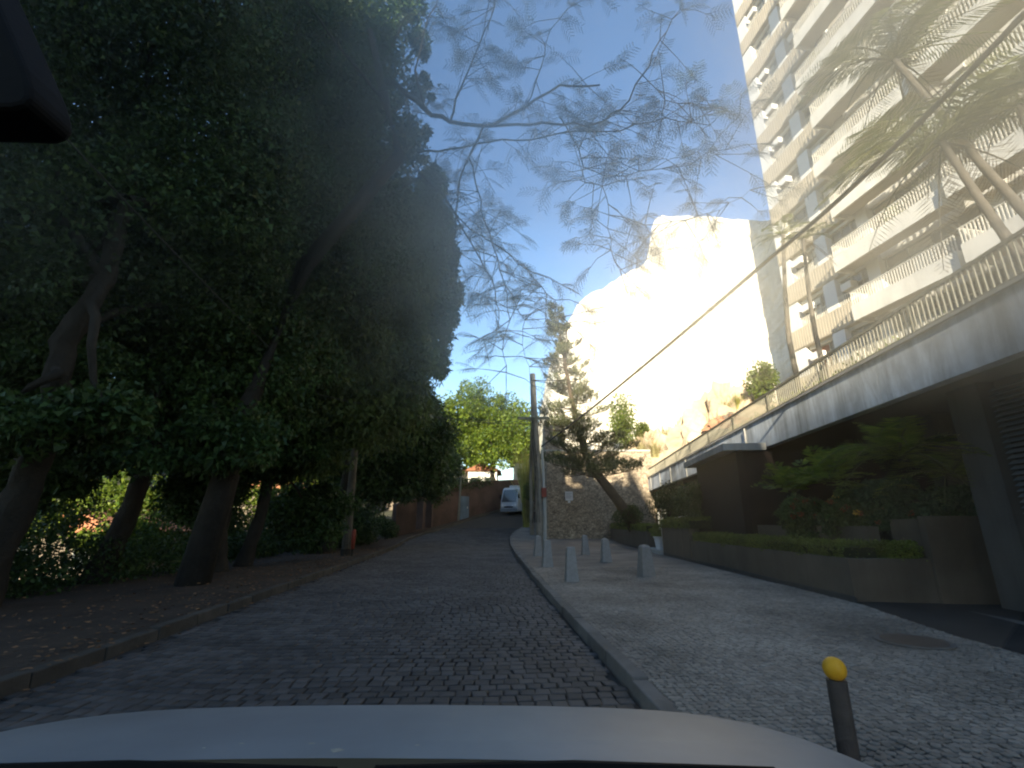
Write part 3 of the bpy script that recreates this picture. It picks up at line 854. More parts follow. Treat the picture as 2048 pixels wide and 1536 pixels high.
m = MB(); m.box(.12, 11.65, 1.42, 5.0, .0, 1.24, fp); m.build('upper_soil', M_dirt, pn)
m = MB(); m.box(-.1, 11.8, -.05, -.022, .0, .21, fp); m.build('base_band', M_skirt, pn)
p2 = thing('planter_wall', 'far beige planter wall below the leaning pine trunk, beyond the white pot', 'planter', (6.1, 28, 0))
m = MB(); m.box(14.6, 27.5, .0, .2, .0, 1.02, fp); m.build('front_wall', M_planter, p2)
m = MB(); m.box(14.6, 14.8, .202, 2.6, .0, 1.02, fp); m.build('end_wall', M_planter, p2)
m = MB(); m.box(14.85, 25, .22, 3.0, .0, .95, fp); m.build('soil', M_dirt, p2)
m = MB(); m.box(14.6, 25, -.03, -.002, .0, .2, fp); m.build('base_band', M_skirt, p2)
st = thing('entrance_steps', 'low concrete step between the two planter walls', 'steps', (6.3, 21.8, 0))
m = MB(); m.box(11.95, 14.55, -.15, 2.6, .0, .28, fp); m.build('step', M_conc, st, bevel=.01)
m = MB(); m.box(11.95, 14.55, .35, 2.6, .283, .46, fp); m.build('step', M_conc, st, bevel=.01)
m = MB(); m.box(11.95, 14.55, .9, 2.6, .463, .64, fp); m.build('step', M_conc, st, bevel=.01)
hr = thing('handrail', 'curved steel handrail rising beside the white flower pot', 'handrail', fp(12.1, .1, .28))
m = MB(); m.tube([fp(12.15, .05, .28), fp(12.15, .05, 1.2), fp(12.15, .07, 1.36), fp(12.15, .16, 1.45), fp(12.15, .34, 1.48), fp(12.15, 1.5, 1.75)], .028, 10); m.build('tube_rail', M_chrome, hr, smooth=True)
m = MB(); m.tube([fp(12.15, 1.45, .46), fp(12.15, 1.45, 1.72)], .024, 8); m.build('post', M_chrome, hr)
pc = fp(12.9, .12, .283)
pt = thing('flower_pot', 'white tapered flower pot with yellow green plant on the step', 'flower pot', pc)
m = MB(); m.lathe([(.17, 0), (.235, .44), (.265, .45), (.27, .52), (.24, .52), (.22, .46)], 24, pc); m.build('pot', M_pot, pt, smooth=False)
P, d = ball_points((pc[0], pc[1], pc[2] + .72), (.36, .36, .30), 900, .2)
o = link('plant', np_mesh('plant', leaf_quads(P, .10, .02, -.3, d * .6), 4, pc), LM_hedge, pt)

def hedge(name, s0, s1, d0, d1, z0, z1, n, label, lm=LM_hedge, L=.05, frame=fp, cat='hedge', curve=0.0):
    root = thing(name, label, cat, frame((s0 + s1) / 2, (d0 + d1) / 2, z0))
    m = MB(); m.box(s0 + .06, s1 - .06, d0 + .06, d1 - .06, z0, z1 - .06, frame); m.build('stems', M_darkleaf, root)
    A = []
    s_ = rng.uniform(s0, s1, n); d_ = rng.uniform(d0, d1, n); z_ = rng.uniform(z0, z1, n)
    face = rng.integers(0, 3, n)
    wob = .03 * np.sin(s_ * 3.1) + .03 * np.sin(s_ * 7.7)
    z_ = np.where(face == 0, z1 + wob + rng.normal(0, .015, n), z_)
    d_ = np.where(face == 1, d0 + wob * .7 + rng.normal(0, .015, n), d_)
    e2 = rng.random(n) < .5
    s_ = np.where(face == 2, np.where(e2, s0, s1) + rng.normal(0, .02, n), s_) if (s1 - s0) < 1.5 else s_
    P = np.array([frame(a, b, c) for a, b, c in zip(s_, d_, z_)])
    link('leaves', np_mesh('leaves', leaf_quads(P, L, L * .3, -.4), 4, wloc(root)), lm, root, kind=None)
    return root
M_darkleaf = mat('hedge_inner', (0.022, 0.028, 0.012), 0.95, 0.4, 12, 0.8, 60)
hedge('low_hedge', .25, 8.3, .06, .75, .74, 1.02, 16000, 'low clipped hedge strip along the near planter wall')
hedge('low_hedge', .06, .75, .78, 1.28, .74, 1.0, 3500, 'short return of the low hedge at the end wall beside the driveway')
hedge('clipped_hedge', 8.3, 11.9, -.06, .8, 1.18, 1.50, 7000, 'clipped green hedge overhanging the wall right of the white pot')
hedge('clipped_hedge', 14.5, 25.2, -.06, .6, .98, 1.28, 9000, 'long thin hedge on the far planter below the pine')

def shrub(name, label, c, r, n, L, lm, cat='shrub', down=0.1, stems=4, flowers=None, width=.3, shell=.35, group=None):
    root = thing(name, label, cat, (c[0], c[1], c[2] - r[2]), group)
    m = MB()
    for k in range(stems):
        a = random.uniform(0, 6.28)
        m.tube([(c[0], c[1], c[2] - r[2] - .05), (c[0] + math.cos(a) * r[0] * .25, c[1] + math.sin(a) * r[1] * .25, c[2] - r[2] * .3), (c[0] + math.cos(a) * r[0] * .6, c[1] + math.sin(a) * r[1] * .6, c[2] + r[2] * .3)], [.03, .02, .008], 5)
    m.build('stem', M_bark, root)
    Q = []
    nc = 7
    for k in range(nc):
        dd = unit(rng.normal(size=(1, 3)))[0] * .5
        P, d = ball_points((c[0] + dd[0] * r[0], c[1] + dd[1] * r[1], c[2] + dd[2] * r[2] * .8), tuple(q * .62 for q in r), n // nc, shell)
        Q.append(leaf_quads(P, L, L * width, down, d * .7))
    link('foliage', np_mesh('foliage', np.concatenate(Q), 4, wloc(root)), lm, root)
    if flowers:
        for fm, nf in flowers:
            for k in range(nf):
                dd = unit(rng.normal(size=(1, 3)))[0]; dd[1] = -abs(dd[1]); dd[0] = -abs(dd[0]) if random.random() < .6 else dd[0]; dd[2] = abs(dd[2]) * .8
                fc = np.array(c) + dd * np.array(r) * 1.0
                P, d = ball_points(tuple(fc), (.045, .045, .035), 26, .2)
                link('blossom', np_mesh('blossom', leaf_quads(P, .045, .02, 0, d), 4, wloc(root)), fm, root)
    return root

def g3(u, v, y): return tuple(at(u, v, y))
def B(u0, v0, u1, v1, y, dep=1.0):
    a, b = at(u0, v0, y), at(u1, v1, y)
    return ((a.x + b.x) / 2, y, (a.z + b.z) / 2), (abs(b.x - a.x) / 2, dep, abs(b.z - a.z) / 2)
c, r = B(1345, 940, 1490, 1050, 18.6, .9); shrub('round_shrub', 'rounded olive shrub behind the hedge, in front of the entrance box', c, r, 9000, .10, LM_shrub)
c, r = B(1285, 960, 1380, 1050, 23.5, .9); shrub('round_shrub', 'brownish loose shrub at the foot of the leaning pine', c, r, 5000, .10, LM_olive)
c, r = B(1225, 1010, 1290, 1062, 27, .8); shrub('round_shrub', 'small low shrub left of the pine trunk above the far hedge', c, r, 3500, .10, LM_olive)
c, r = B(1490, 965, 1580, 1062, 15.5, .6); shrub('conifer_shrub', 'feathery green conifer shrub beside the dark brown entrance box', c, r, 8000, .08, LM_shrub, down=-.6)
c, r = B(1560, 990, 1660, 1085, 11.3, .5); shrub('flowering_shrub', 'flowering shrub with red blossoms behind the low hedge', c, r, 6000, .08, LM_shrub, flowers=[(LM_flower, 9)])
c, r = B(1640, 975, 1760, 1090, 10.3, .5); shrub('flowering_shrub', 'flowering shrub with orange and yellow blossoms behind the low hedge', c, r, 7000, .08, LM_shrub, flowers=[(LM_flower, 9), (LM_flowy, 2)])
c, r = B(1745, 1000, 1850, 1095, 9.6, .5); shrub('leafy_shrub', 'dark leafy shrub between the blossoms and the taller end wall', c, r, 6000, .08, LM_vine, flowers=[(LM_flower, 3)])
c, r = B(1700, 960, 1850, 1020, 9.8, .5); shrub('creeping_shrub', 'arching bluish green shrub above the flowering shrubs', c, r, 7000, .10, LM_vine, down=.3)
c, r = B(1820, 975, 2075, 1040, 8.9, .45); shrub('trailing_shrub', 'trailing shrub hanging over the top of the taller end wall', c, r, 9000, .09, LM_vine, down=.5)

# rosette plants (fronds)
def frond_plant(name, label, base, nfr, length, pairs, lm, cat, up=1.0, droop=.5, leaf=.25, lw=.012, trunk=None, dry=0, rad=.012, arc=None, seed=None):
    if seed is not None: random.seed(seed)
    root = thing(name, label, cat, tuple(trunk[0]) if trunk else base)
    if trunk:
        m = MB(); n = len(trunk)
        pts = [Vector(p) for p in trunk]
        fine = []; rr = []
        for i in range(n - 1):
            for k in range(8):
                t = k / 8; fine.append(pts[i].lerp(pts[i + 1], t)); tt = (i + t) / (n - 1); rr.append(rad * (1.25 - .5 * tt) * (1.06 if k % 2 else .97))
        fine.append(pts[-1]); rr.append(rad * .75)
        m.tube(fine, rr, 12); m.build('trunk', M_palmtrunk, root, smooth=True)
    for k in range(nfr):
        a = 2 * math.pi * k / nfr + random.uniform(-.25, .25)
        if arc: a = lerp(arc[0], arc[1], (k + random.uniform(-.3, .3)) / max(1, nfr - 1))
        el = random.uniform(.15, 1.25) * up
        d = Vector((math.cos(a) * math.cos(el), math.sin(a) * math.cos(el), math.sin(el)))
        ln = length * random.uniform(.8, 1.15)
        isdry = k < dry
        if isdry: d.z = -abs(d.z) * .3; ln *= .8
        side = Vector((-math.sin(a), math.cos(a), 0))
        pts, Qf = pinnate(base, d, ln, pairs, lw, droop * random.uniform(.7, 1.3), side, leaf)
        me = np_mesh('frond', np.array([tuple(q) for q in Qf]), 4, wloc(root))
        f_ = link('frond', me, LM_palmd if isdry else lm, root)
        m = MB(); m.tube(pts[::3] + [pts[-1]], [.022 * (1 - .8 * i / (len(pts[::3]))) * length / 2.5 + .002 for i in range(len(pts[::3]) + 1)], 5)
        m.build('rachis', M_palmtrunk if isdry else M_stalk, f_)
    return root
M_stalk = mat('green_stalk', (0.10, 0.10, 0.03), 0.6, 0.2, 5, 0)
frond_plant('areca_palm', 'bushy areca palm with arching yellow green fronds under the parapet', g3(1800, 915, 9.0), 30, 1.55, 28, LM_areca, 'palm', up=1.15, droop=.55, leaf=.28, lw=.012, seed=3)
frond_plant('areca_palm', 'low areca palm with darker fronds right of the bushy one', g3(1900, 950, 8.8), 18, 1.2, 24, LM_areca, 'palm', up=.9, droop=.6, leaf=.3, lw=.012, seed=4)
frond_plant('ginger_plant', 'broad leaved bright green plant left of the areca palm', g3(1590, 985, 12.0), 18, 1.25, 7, LM_areca, 'plant', up=1.1, droop=.45, leaf=.32, lw=.045, seed=5)
frond_plant('ginger_plant', 'broad leaved plant leaning towards the entrance canopy', g3(1660, 960, 11.0), 18, 1.15, 7, LM_areca, 'plant', up=1.1, droop=.4, leaf=.32, lw=.045, seed=6)
frond_plant('cycad', 'spreading cycad with stiff dark fronds among the shrubs', g3(1745, 985, 9.9), 20, .9, 22, LM_areca, 'plant', up=.6, droop=.35, leaf=.18, lw=.010, seed=8)

# slender palms between planter and tower
b1 = g3(1665, 905, 14.5); t1 = g3(1566, 470, 17.0)
frond_plant('slender_palm', 'slender palm whose thin trunk crosses the railing by the far corner of the tower', t1, 12, 1.5, 20, LM_palm, 'palm tree', up=.9, droop=.6, leaf=.22, lw=.015,
            trunk=[b1, g3(1644, 852, 14.6), g3(1598, 773, 14.9), g3(1578, 680, 15.4), g3(1570, 580, 16.0), t1], rad=.085, seed=12)
b2 = g3(1705, 905, 13.2); t2 = g3(1606, 478, 14.6)
frond_plant('slender_palm', 'slender palm with yellowing crown in front of the tower windows', t2, 12, 1.15, 20, LM_palm, 'palm tree', up=.9, droop=.7, leaf=.24, lw=.014, dry=3,
            trunk=[b2, g3(1685, 843, 13.3), g3(1650, 748, 13.5), g3(1631, 669, 13.8), g3(1618, 590, 14.2), t2], rad=.072, seed=13)
t3 = g3(1885, 285, 7.6)
frond_plant('tall_palm', 'near palm with heavy crown and dry hanging fronds, its trunk leaning in from the right', t3, 22, 2.3, 36, LM_palm, 'palm tree', up=.85, droop=.6, leaf=.30, lw=.012, dry=4,
            trunk=[(8.9, 5.9, .9), (8.6, 6.1, 3.0), g3(2048, 525, 6.5), g3(1960, 400, 7.1), t3], rad=.075, seed=21)
t4 = g3(1790, 120, 8.4)
frond_plant('tall_palm', 'higher palm with blurred drooping fronds before the upper tower balconies', t4, 20, 2.3, 36, LM_palm, 'palm tree', up=.85, droop=.65, leaf=.30, lw=.012, dry=2,
            trunk=[(9.6, 6.4, .9), g3(2090, 470, 6.9), g3(1960, 325, 7.5), t4], rad=.075, seed=22)
t5 = g3(2040, 210, 7.0)
frond_plant('tall_palm', 'rightmost palm crown cut by the picture edge', t5, 16, 2.0, 32, LM_palm, 'palm tree', up=.6, droop=.65, leaf=.3, lw=.012, dry=3,
            trunk=[(9.4, 5.0, .5), g3(2110, 420, 6.6), t5], rad=.07, seed=23)

# ------------------------------------------------------------------ pole, cables
random.seed(31)
up_ = thing('utility_pole', 'tall weathered utility pole wound with cables behind the bollards', 'utility pole', (1.34, 24, .11))
m = MB()
pts = [at(1082, 1106, 24), at(1078, 1000, 24), at(1072, 900, 24), at(1068, 820, 24), at(1065, 748, 24)]
m.tube(pts, [.25, .22, .20, .17, .14], 14); m.build('shaft', M_pole, up_)
m = MB(); m.tube([at(1064, 1070, 24.3), at(1062, 950, 24.3), at(1063, 860, 24.3)], [.11, .09, .07], 8); m.build('conduit', M_pole, up_)
m = MB(); m.tube([at(1091, 1108, 23.8), at(1089, 1000, 23.8), at(1084, 900, 23.8)], [.09, .08, .06], 8); m.build('conduit', M_conc, up_)
a_, b_ = at(1036, 832, 23.9), at(1098, 838, 23.9)
m = MB(); m.box(a_.x, b_.x, 23.72, 23.82, b_.z - .06, b_.z + .08); m.build('crossarm', M_darkrail, up_)
for k, u in enumerate((1042, 1054, 1082, 1094)):
    q = at(u, 826, 23.77); m = MB(); m.lathe([(.035, 0), (.06, .05), (.035, .08), (.055, .13), (.02, .17)], 10, tuple(q)); m.build('insulator', M_conc, up_)
q = at(1088, 985, 23.7); m = MB(); m.box(q.x - .12, q.x + .12, q.y - .1, q.y + .1, q.z - .22, q.z + .22); m.build('junction_box', M_red, up_, bevel=.02)
for k in range(7):
    u0 = 1070 + random.uniform(-10, 14); m = MB(); ph = random.uniform(0, 6)
    m.tube([at(u0 + 7 * math.sin(v / 60 + ph), v, 23.7) for v in range(835, 1060, 15)], .012, 5, cap=False); m.build('loose_wire', M_cable, up_)

def cable(name, pts, r, label, group='overhead cables', sag=0.0):
    P = []
    for (a, b) in zip(pts, pts[1:]):
        a, b = Vector(a), Vector(b)
        for k in range(14):
            t = k / 14; p = a.lerp(b, t); p.z -= sag * 4 * t * (1 - t); P.append(p)
    P.append(Vector(pts[-1]))
    m = MB(); m.tube(P, r, 8)
    return m.build(name, M_cable, None, label=label, cat='cable', group=group, smooth=True)
pa = at(1083, 893, 24)
cable('cable_bundle', [pa, at(1550, 508, 7.9), at(2048, 28, 4.0), (8.9, -10, 8.4)], .036, 'thick black cable bundle running from the pole up across the tower', sag=.12)
cable('cable', [at(1066, 842, 24), at(940, 835, 40), at(920, 870, 60)], .012, 'thin wire from the pole crossarm towards the sunlit tree', sag=.15)
cable('cable', [at(1064, 848, 24), at(640, 790, 14), (-7.5, 2, 8.5), (-8, -12, 9)], .014, 'thin wire from the pole into the dark trees on the left', sag=.25)
m = MB(); m.tube([(9.2, -10, 0), (9.2, -10, 9.5)], [.2, .14], 12)
bq = m.build('utility_pole', M_pole, None, label='plain utility pole behind the camera holding the cable end', cat='utility pole')

lp = thing('street_post', 'leaning bare wooden post under the left trees', 'post', (-6.76, 20.7, .05))
m = MB(); m.tube([at(692, 1118, 20.7), at(698, 1030, 20.8), at(705, 950, 20.9), at(712, 860, 21.1), at(722, 760, 21.3)], [.21, .175, .165, .15, .14], 12); m.build('shaft', M_postd, lp)
m = MB(); m.tube([at(692, 1118, 20.7), at(693, 1098, 20.72)], [.26, .22], 12); m.build('foot', M_bark, lp)
rm = thing('red_marker', 'short red marker post leaning on the bare wooden post', 'marker post', at(704, 1098, 20.3))
m = MB(); a_, b_ = at(705, 1098, 20.3), at(708, 1062, 20.3); m.tube([a_, b_, b_ + Vector((.01, 0, .07))], [.075, .085, .03], 10); m.build('tube', M_red, rm, smooth=True)
m = MB(); m.tube([Vector((a_.x, a_.y, .05)), a_], .03, 8); m.build('stake', M_bark, rm)

# ------------------------------------------------------------------ trees
def wobble(a, b, n, amp):
    a, b = Vector(a), Vector(b); out = []
    for i in range(n + 1):
        t = i / n; p = a.lerp(b, t)
        if 0 < i < n: p += Vector((random.uniform(-1, 1), random.uniform(-1, 1), random.uniform(-.6, .6))) * amp
        out.append(p)
    return out
def tree(name, label, base, top, r0, clumps, n_leaf, L, lm, cat='tree', down=.3, group=None, width=.22, limbs=True, bark=None, shell=.3, lean=None, core=.35):
    """clumps: (centre, radii) ; leaves shared out by clump size"""
    root = thing(name, label, cat, base, group)
    pts = [Vector(base)] + ([Vector(q) for q in lean] if lean else wobble(base, top, 5, .15)[1:-1]) + [Vector(top)]
    m = MB(); n = len(pts)
    pts[0] = pts[0] - Vector((0, 0, .15))
    fine = []; rad_ = []
    for i in range(n - 1):
        for k in range(7):
            t = k / 7; tt = (i + t) / (n - 1)
            fine.append(pts[i].lerp(pts[i + 1], t) + Vector((random.uniform(-1, 1), random.uniform(-1, 1), 0)) * r0 * .06)
            rad_.append(r0 * (1 - .65 * tt + .5 * max(0, 1 - tt * 9) ** 2) * random.uniform(.93, 1.07))
    fine.append(pts[-1]); rad_.append(r0 * .33)
    m.tube(fine, rad_, 14)
    for q in range(len(m.V)):
        vx, vy, vz = m.V[q]; w = 1 + .0 * vx
        m.V[q] = (vx + .05 * r0 * math.sin(vz * 9 + (q % 14) * 2.7), vy + .07 * r0 * math.sin(vz * 6 + (q % 14) * 4.1), vz)
    m.build('trunk', bark or M_bark, root, smooth=True)
    if limbs:
        for c, r in clumps:
            k = random.randint(max(1, n - 3), n - 1)
            w = wobble(pts[k], c, 5, .25)
            m = MB(); m.tube(w, [r0 * .38 * (1 - .8 * i / 5) + .01 for i in range(6)], 6, cap=False); m.build('limb', bark or M_bark, root, smooth=True)
    vol = [(r[0] * r[1] * r[2]) ** (2 / 3) for c, r in clumps]; tot = sum(vol)
    Q = []
    for (c, r), v in zip(clumps, vol):
        k = max(50, int(n_leaf * v / tot))
        # sub-clumps give the crown its light and dark tufts
        sub = max(4, int(k / 260))
        for q in range(sub):
            d0 = unit(rng.normal(size=(1, 3)))[0] * rng.uniform(.35, 1.12)
            cc = np.array(c) + d0 * np.array(r)
            rr = np.array(r) * rng.uniform(.14, .42) * np.array([1, 1, rng.uniform(.7, 1.5)])
            P, d = ball_points(tuple(cc), tuple(rr), k // sub, shell)
            Q.append(leaf_tris(P, L, L * width, down, d * .5))
    for (c, r), v in zip(clumps, vol):          # larger, sparser leaves all through the crown
        k = int(n_leaf * core * v / tot)
        P, d = ball_points(c, tuple(q * .95 for q in r), k, .0)
        Q.append(leaf_tris(P, L * 1.35, L * 1.35 * max(width, .24), down, d * .3))
    link('crown', np_mesh('crown', np.concatenate(Q), 3, wloc(root)), lm, root)
    return root
def CB(u0, v0, u1, v1, y, dep):            # crown ball spanning a picture box at distance y
    return B(u0, v0, u1, v1, y, dep)

random.seed(5)
GL = 'dark trees along the left side of the street'
# nearest, overhead left
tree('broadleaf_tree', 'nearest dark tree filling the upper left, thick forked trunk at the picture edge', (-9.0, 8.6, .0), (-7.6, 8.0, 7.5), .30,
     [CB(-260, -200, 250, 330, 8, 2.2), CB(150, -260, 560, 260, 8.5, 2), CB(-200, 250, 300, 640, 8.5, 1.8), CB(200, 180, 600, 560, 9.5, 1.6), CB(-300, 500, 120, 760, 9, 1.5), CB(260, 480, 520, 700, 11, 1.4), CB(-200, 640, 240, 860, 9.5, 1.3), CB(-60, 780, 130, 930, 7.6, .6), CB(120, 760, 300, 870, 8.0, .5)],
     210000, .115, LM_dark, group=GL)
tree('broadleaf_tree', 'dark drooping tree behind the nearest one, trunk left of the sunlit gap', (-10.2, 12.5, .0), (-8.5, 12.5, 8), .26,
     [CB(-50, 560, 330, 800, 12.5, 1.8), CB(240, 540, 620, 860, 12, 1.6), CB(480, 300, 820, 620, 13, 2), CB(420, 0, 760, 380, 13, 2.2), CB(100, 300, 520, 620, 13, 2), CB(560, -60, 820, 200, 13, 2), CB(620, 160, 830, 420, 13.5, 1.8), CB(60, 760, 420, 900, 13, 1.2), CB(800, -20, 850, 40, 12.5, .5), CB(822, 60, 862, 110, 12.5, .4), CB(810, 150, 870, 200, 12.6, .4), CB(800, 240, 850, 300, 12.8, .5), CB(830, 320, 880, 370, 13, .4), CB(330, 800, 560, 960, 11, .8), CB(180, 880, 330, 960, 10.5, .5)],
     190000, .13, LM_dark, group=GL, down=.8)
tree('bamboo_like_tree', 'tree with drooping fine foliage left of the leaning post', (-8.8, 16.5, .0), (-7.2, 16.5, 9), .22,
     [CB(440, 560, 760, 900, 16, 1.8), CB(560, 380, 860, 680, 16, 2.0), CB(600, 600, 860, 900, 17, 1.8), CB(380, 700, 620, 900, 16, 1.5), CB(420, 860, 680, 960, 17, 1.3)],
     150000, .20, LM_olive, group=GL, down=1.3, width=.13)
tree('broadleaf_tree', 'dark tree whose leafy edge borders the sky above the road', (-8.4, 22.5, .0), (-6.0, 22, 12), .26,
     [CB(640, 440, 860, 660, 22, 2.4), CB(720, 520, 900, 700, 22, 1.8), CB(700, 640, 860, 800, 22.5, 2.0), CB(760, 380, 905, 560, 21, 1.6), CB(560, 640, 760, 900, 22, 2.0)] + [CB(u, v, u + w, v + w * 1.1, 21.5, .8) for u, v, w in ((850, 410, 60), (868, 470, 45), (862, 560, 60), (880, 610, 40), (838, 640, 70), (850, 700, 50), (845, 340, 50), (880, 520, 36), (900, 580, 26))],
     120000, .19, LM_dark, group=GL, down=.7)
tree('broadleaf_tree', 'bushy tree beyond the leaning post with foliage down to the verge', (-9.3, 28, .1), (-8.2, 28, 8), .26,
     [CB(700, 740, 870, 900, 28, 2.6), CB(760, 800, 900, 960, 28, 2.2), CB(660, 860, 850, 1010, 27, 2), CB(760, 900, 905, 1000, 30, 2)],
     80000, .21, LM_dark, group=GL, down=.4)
tree('broadleaf_tree', 'slim dark tree with a low fork between the sunlit gaps', (-8.4, 14.6, .0), (-9.0, 14.8, 6), .22,
     [CB(330, 780, 640, 960, 15, 1.4), CB(130, 760, 360, 900, 15, 1.3), CB(-40, 860, 190, 1010, 14, 1.0), CB(330, 900, 480, 1060, 16, .9), CB(540, 960, 700, 1090, 19, .9)], 60000, .15, LM_dark, group=GL, down=.6)
for (u, y, wd) in ((-120, 9.5, .2), (60, 11.5, .16), (270, 14, .12)):
    pass
# trees behind the camera on the same side
for i, (x, y) in enumerate(((-8.5, 1.5), (-9.0, -6), (-8.5, -14))):
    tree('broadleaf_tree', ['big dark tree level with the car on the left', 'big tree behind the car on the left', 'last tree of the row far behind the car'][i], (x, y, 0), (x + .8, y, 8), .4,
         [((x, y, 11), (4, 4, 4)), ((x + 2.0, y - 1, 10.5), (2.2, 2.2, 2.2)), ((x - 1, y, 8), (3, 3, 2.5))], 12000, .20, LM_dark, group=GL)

# undergrowth under the left trees
Q = []
for k in range(150):
    y0 = random.uniform(5, 33); x0 = interp([(b, a) for a, b in PL], y0) - random.uniform(4.6, 6.6) - (.5 if y0 < 10 else 0)
    hh = random.uniform(.4, 1.25)
    P, d = ball_points((x0, y0, terrain(x0, y0) + hh * .5), (random.uniform(.5, .9), random.uniform(.6, 1), hh), 420, .3)
    Q.append(leaf_quads(P, .12, .03, .0, d * .6))
link('undergrowth', np_mesh('undergrowth', np.concatenate(Q), 4), LM_dark, kind='stuff')
random.seed(61)
for i, (y0, off, rr) in enumerate(((23, 2.6, 1.1), (25.5, 2.3, 1.2), (28, 2.4, 1.4), (30.5, 1.9, 1.3), (33, 1.9, 1.3), (35.2, 1.5, 1.0), (31.5, 4.2, 2.0), (27, 4.6, 2.0), (35.5, 3.8, 1.8))):
    x0 = interp([(b, a) for a, b in PL], y0) - off - .4
    shrub('verge_bush', ['dark bush just behind the bare wooden post', 'second dark bush beyond the wooden post', 'middle dark bush along the verge', 'dark bush with foliage low over the verge', 'dark bush shortly before the gate pillars', 'last small bush against the pink gate pillars',
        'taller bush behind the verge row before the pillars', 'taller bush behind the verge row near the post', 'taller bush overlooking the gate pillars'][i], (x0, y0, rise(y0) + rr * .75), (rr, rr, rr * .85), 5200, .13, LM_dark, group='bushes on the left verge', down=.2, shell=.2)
# lit bushes and houses down the slope on the far left
random.seed(9)
bushes = [(150, 930, 340, 1050, 24), (330, 960, 470, 1060, 28), (40, 880, 200, 980, 26), (480, 960, 640, 1070, 30), (0, 990, 120, 1080, 22), (560, 900, 680, 1000, 36), (60, 700, 150, 790, 26), (280, 680, 380, 760, 28), (180, 1040, 330, 1130, 22), (640, 930, 740, 1030, 38), (740, 930, 850, 1010, 42)]
for i, (u0, v0, u1, v1, y) in enumerate(bushes):
    c, r = B(u0, v0, u1, v1, y, 1.6)
    zb = terrain(c[0], c[1]) - .1
    tree('hillside_tree', ['sunlit tree seen in the widest gap between the dark trunks', 'sunlit tree right of the widest gap', 'sunlit tree above the far left gap', 'bright tree seen through the middle gap',
        'small tree lowest at the far left gap', 'pale tree behind the middle gap', 'yellow green treetop glimpsed high at the far left', 'yellow green treetop glimpsed among the upper branches', 'low bush under the widest gap',
        'sunlit tree glimpsed left of the leaning post', 'sunlit tree glimpsed right of the leaning post'][i], (c[0], c[1], zb), (c[0], c[1], c[2]), .14, [(c, r)], 3200, .22, LM_green, group='sunlit trees down the slope', limbs=False)

def house(name, label, x0, x1, y0, y1, z0, z1, ridge, wall=None, roofm=None, wins=2):
    root = thing(name, label, 'house', ((x0 + x1) / 2, (y0 + y1) / 2, z0))
    m = MB(); m.box(x0, x1, y0, y1, z0 - 1, z1); m.build('wall', wall or M_house, root)
    xm = (x0 + x1) / 2
    m = MB(); m.prism([(x0 - .5, z1 + .02), (x1 + .5, z1 + .02), (xm, z1 + ridge)], lambda a, b, t: (a, t, b), y0 - .4, y1 + .4); m.build('roof', roofm or M_rooftile, root)
    for k in range(wins):
        q = lerp(x0, x1, (k + .5) / wins)
        m = MB(); m.box(q - .55, q + .55, y0 - .06, y0 - .003, z1 - 2.0, z1 - .7); w = m.build('window', M_frame, root)
        m = MB(); m.box(q - .47, q + .47, y0 - .07, y0 - .062, z1 - 1.92, z1 - .78); m.build('pane', M_glass, w)
    return root
house('hillside_house', 'dull ochre house glimpsed in the middle gap left of the leaning post', -25, -17.5, 40, 48, -3, 4.0, 2.0, M_housed)
house('hillside_house', 'dull ochre house glimpsed low at the far left between trunks', -30, -23, 29, 36, -5, .8, 1.8, M_housed)
house('hillside_house', 'dull ochre house glimpsed right of the leaning post', -19, -12.5, 54, 60, 0, 7.5, 2.0, M_housed)

# the sunlit tree over the far road
random.seed(15)
tree('sunlit_tree', 'large bright green tree over the far bend of the road', (-2.0, 57, rise(57) - .1), (-2.6, 57, 12), .45,
     [CB(850, 790, 960, 900, 56, 3.5), CB(900, 765, 1010, 870, 57, 3.5), CB(970, 800, 1055, 900, 55, 3), CB(920, 850, 1050, 940, 55, 3), CB(860, 870, 950, 950, 57, 3), CB(1010, 860, 1068, 930, 56, 2.5)],
     30000, .27, LM_green, down=.1, width=.3, shell=.5, core=.2)
tree('broadleaf_tree', 'darker tree under the left edge of the bright far tree', (-7.5, 44, rise(44)), (-7.2, 44, 7), .25,
     [CB(840, 880, 925, 975, 44, 2), CB(820, 930, 900, 1000, 43, 2), CB(800, 880, 912, 985, 36, 1.2)], 20000, .22, LM_dark, down=.3)
for i, (u, y, hgt) in enumerate(((820, 75, 15), (930, 85, 17), (1040, 80, 15), (740, 80, 17), (640, 85, 18), (520, 80, 17), (380, 80, 16), (220, 75, 15), (60, 75, 15))):
    p = at(u, 1000, y); zb = terrain(p.x, y)
    tree('background_tree', ['far tree left of the bright one', 'far tree behind the bright one', 'far tree behind the pole', 'far tree glimpsed right of the post', 'far tree glimpsed left of the post', 'far tree behind the middle gap', 'far tree behind the widest gap', 'far tree left of the widest gap', 'far tree at the left edge'][i],
         (p.x, y, zb), (p.x, y, zb + hgt * .6), .3, [((p.x, y, zb + hgt * .65), (6, 4, hgt * .4)), ((p.x + 3, y - 1, zb + hgt * .4), (4, 3, hgt * .3))], 5000, .5, LM_green, group='background trees', limbs=False, width=.35)

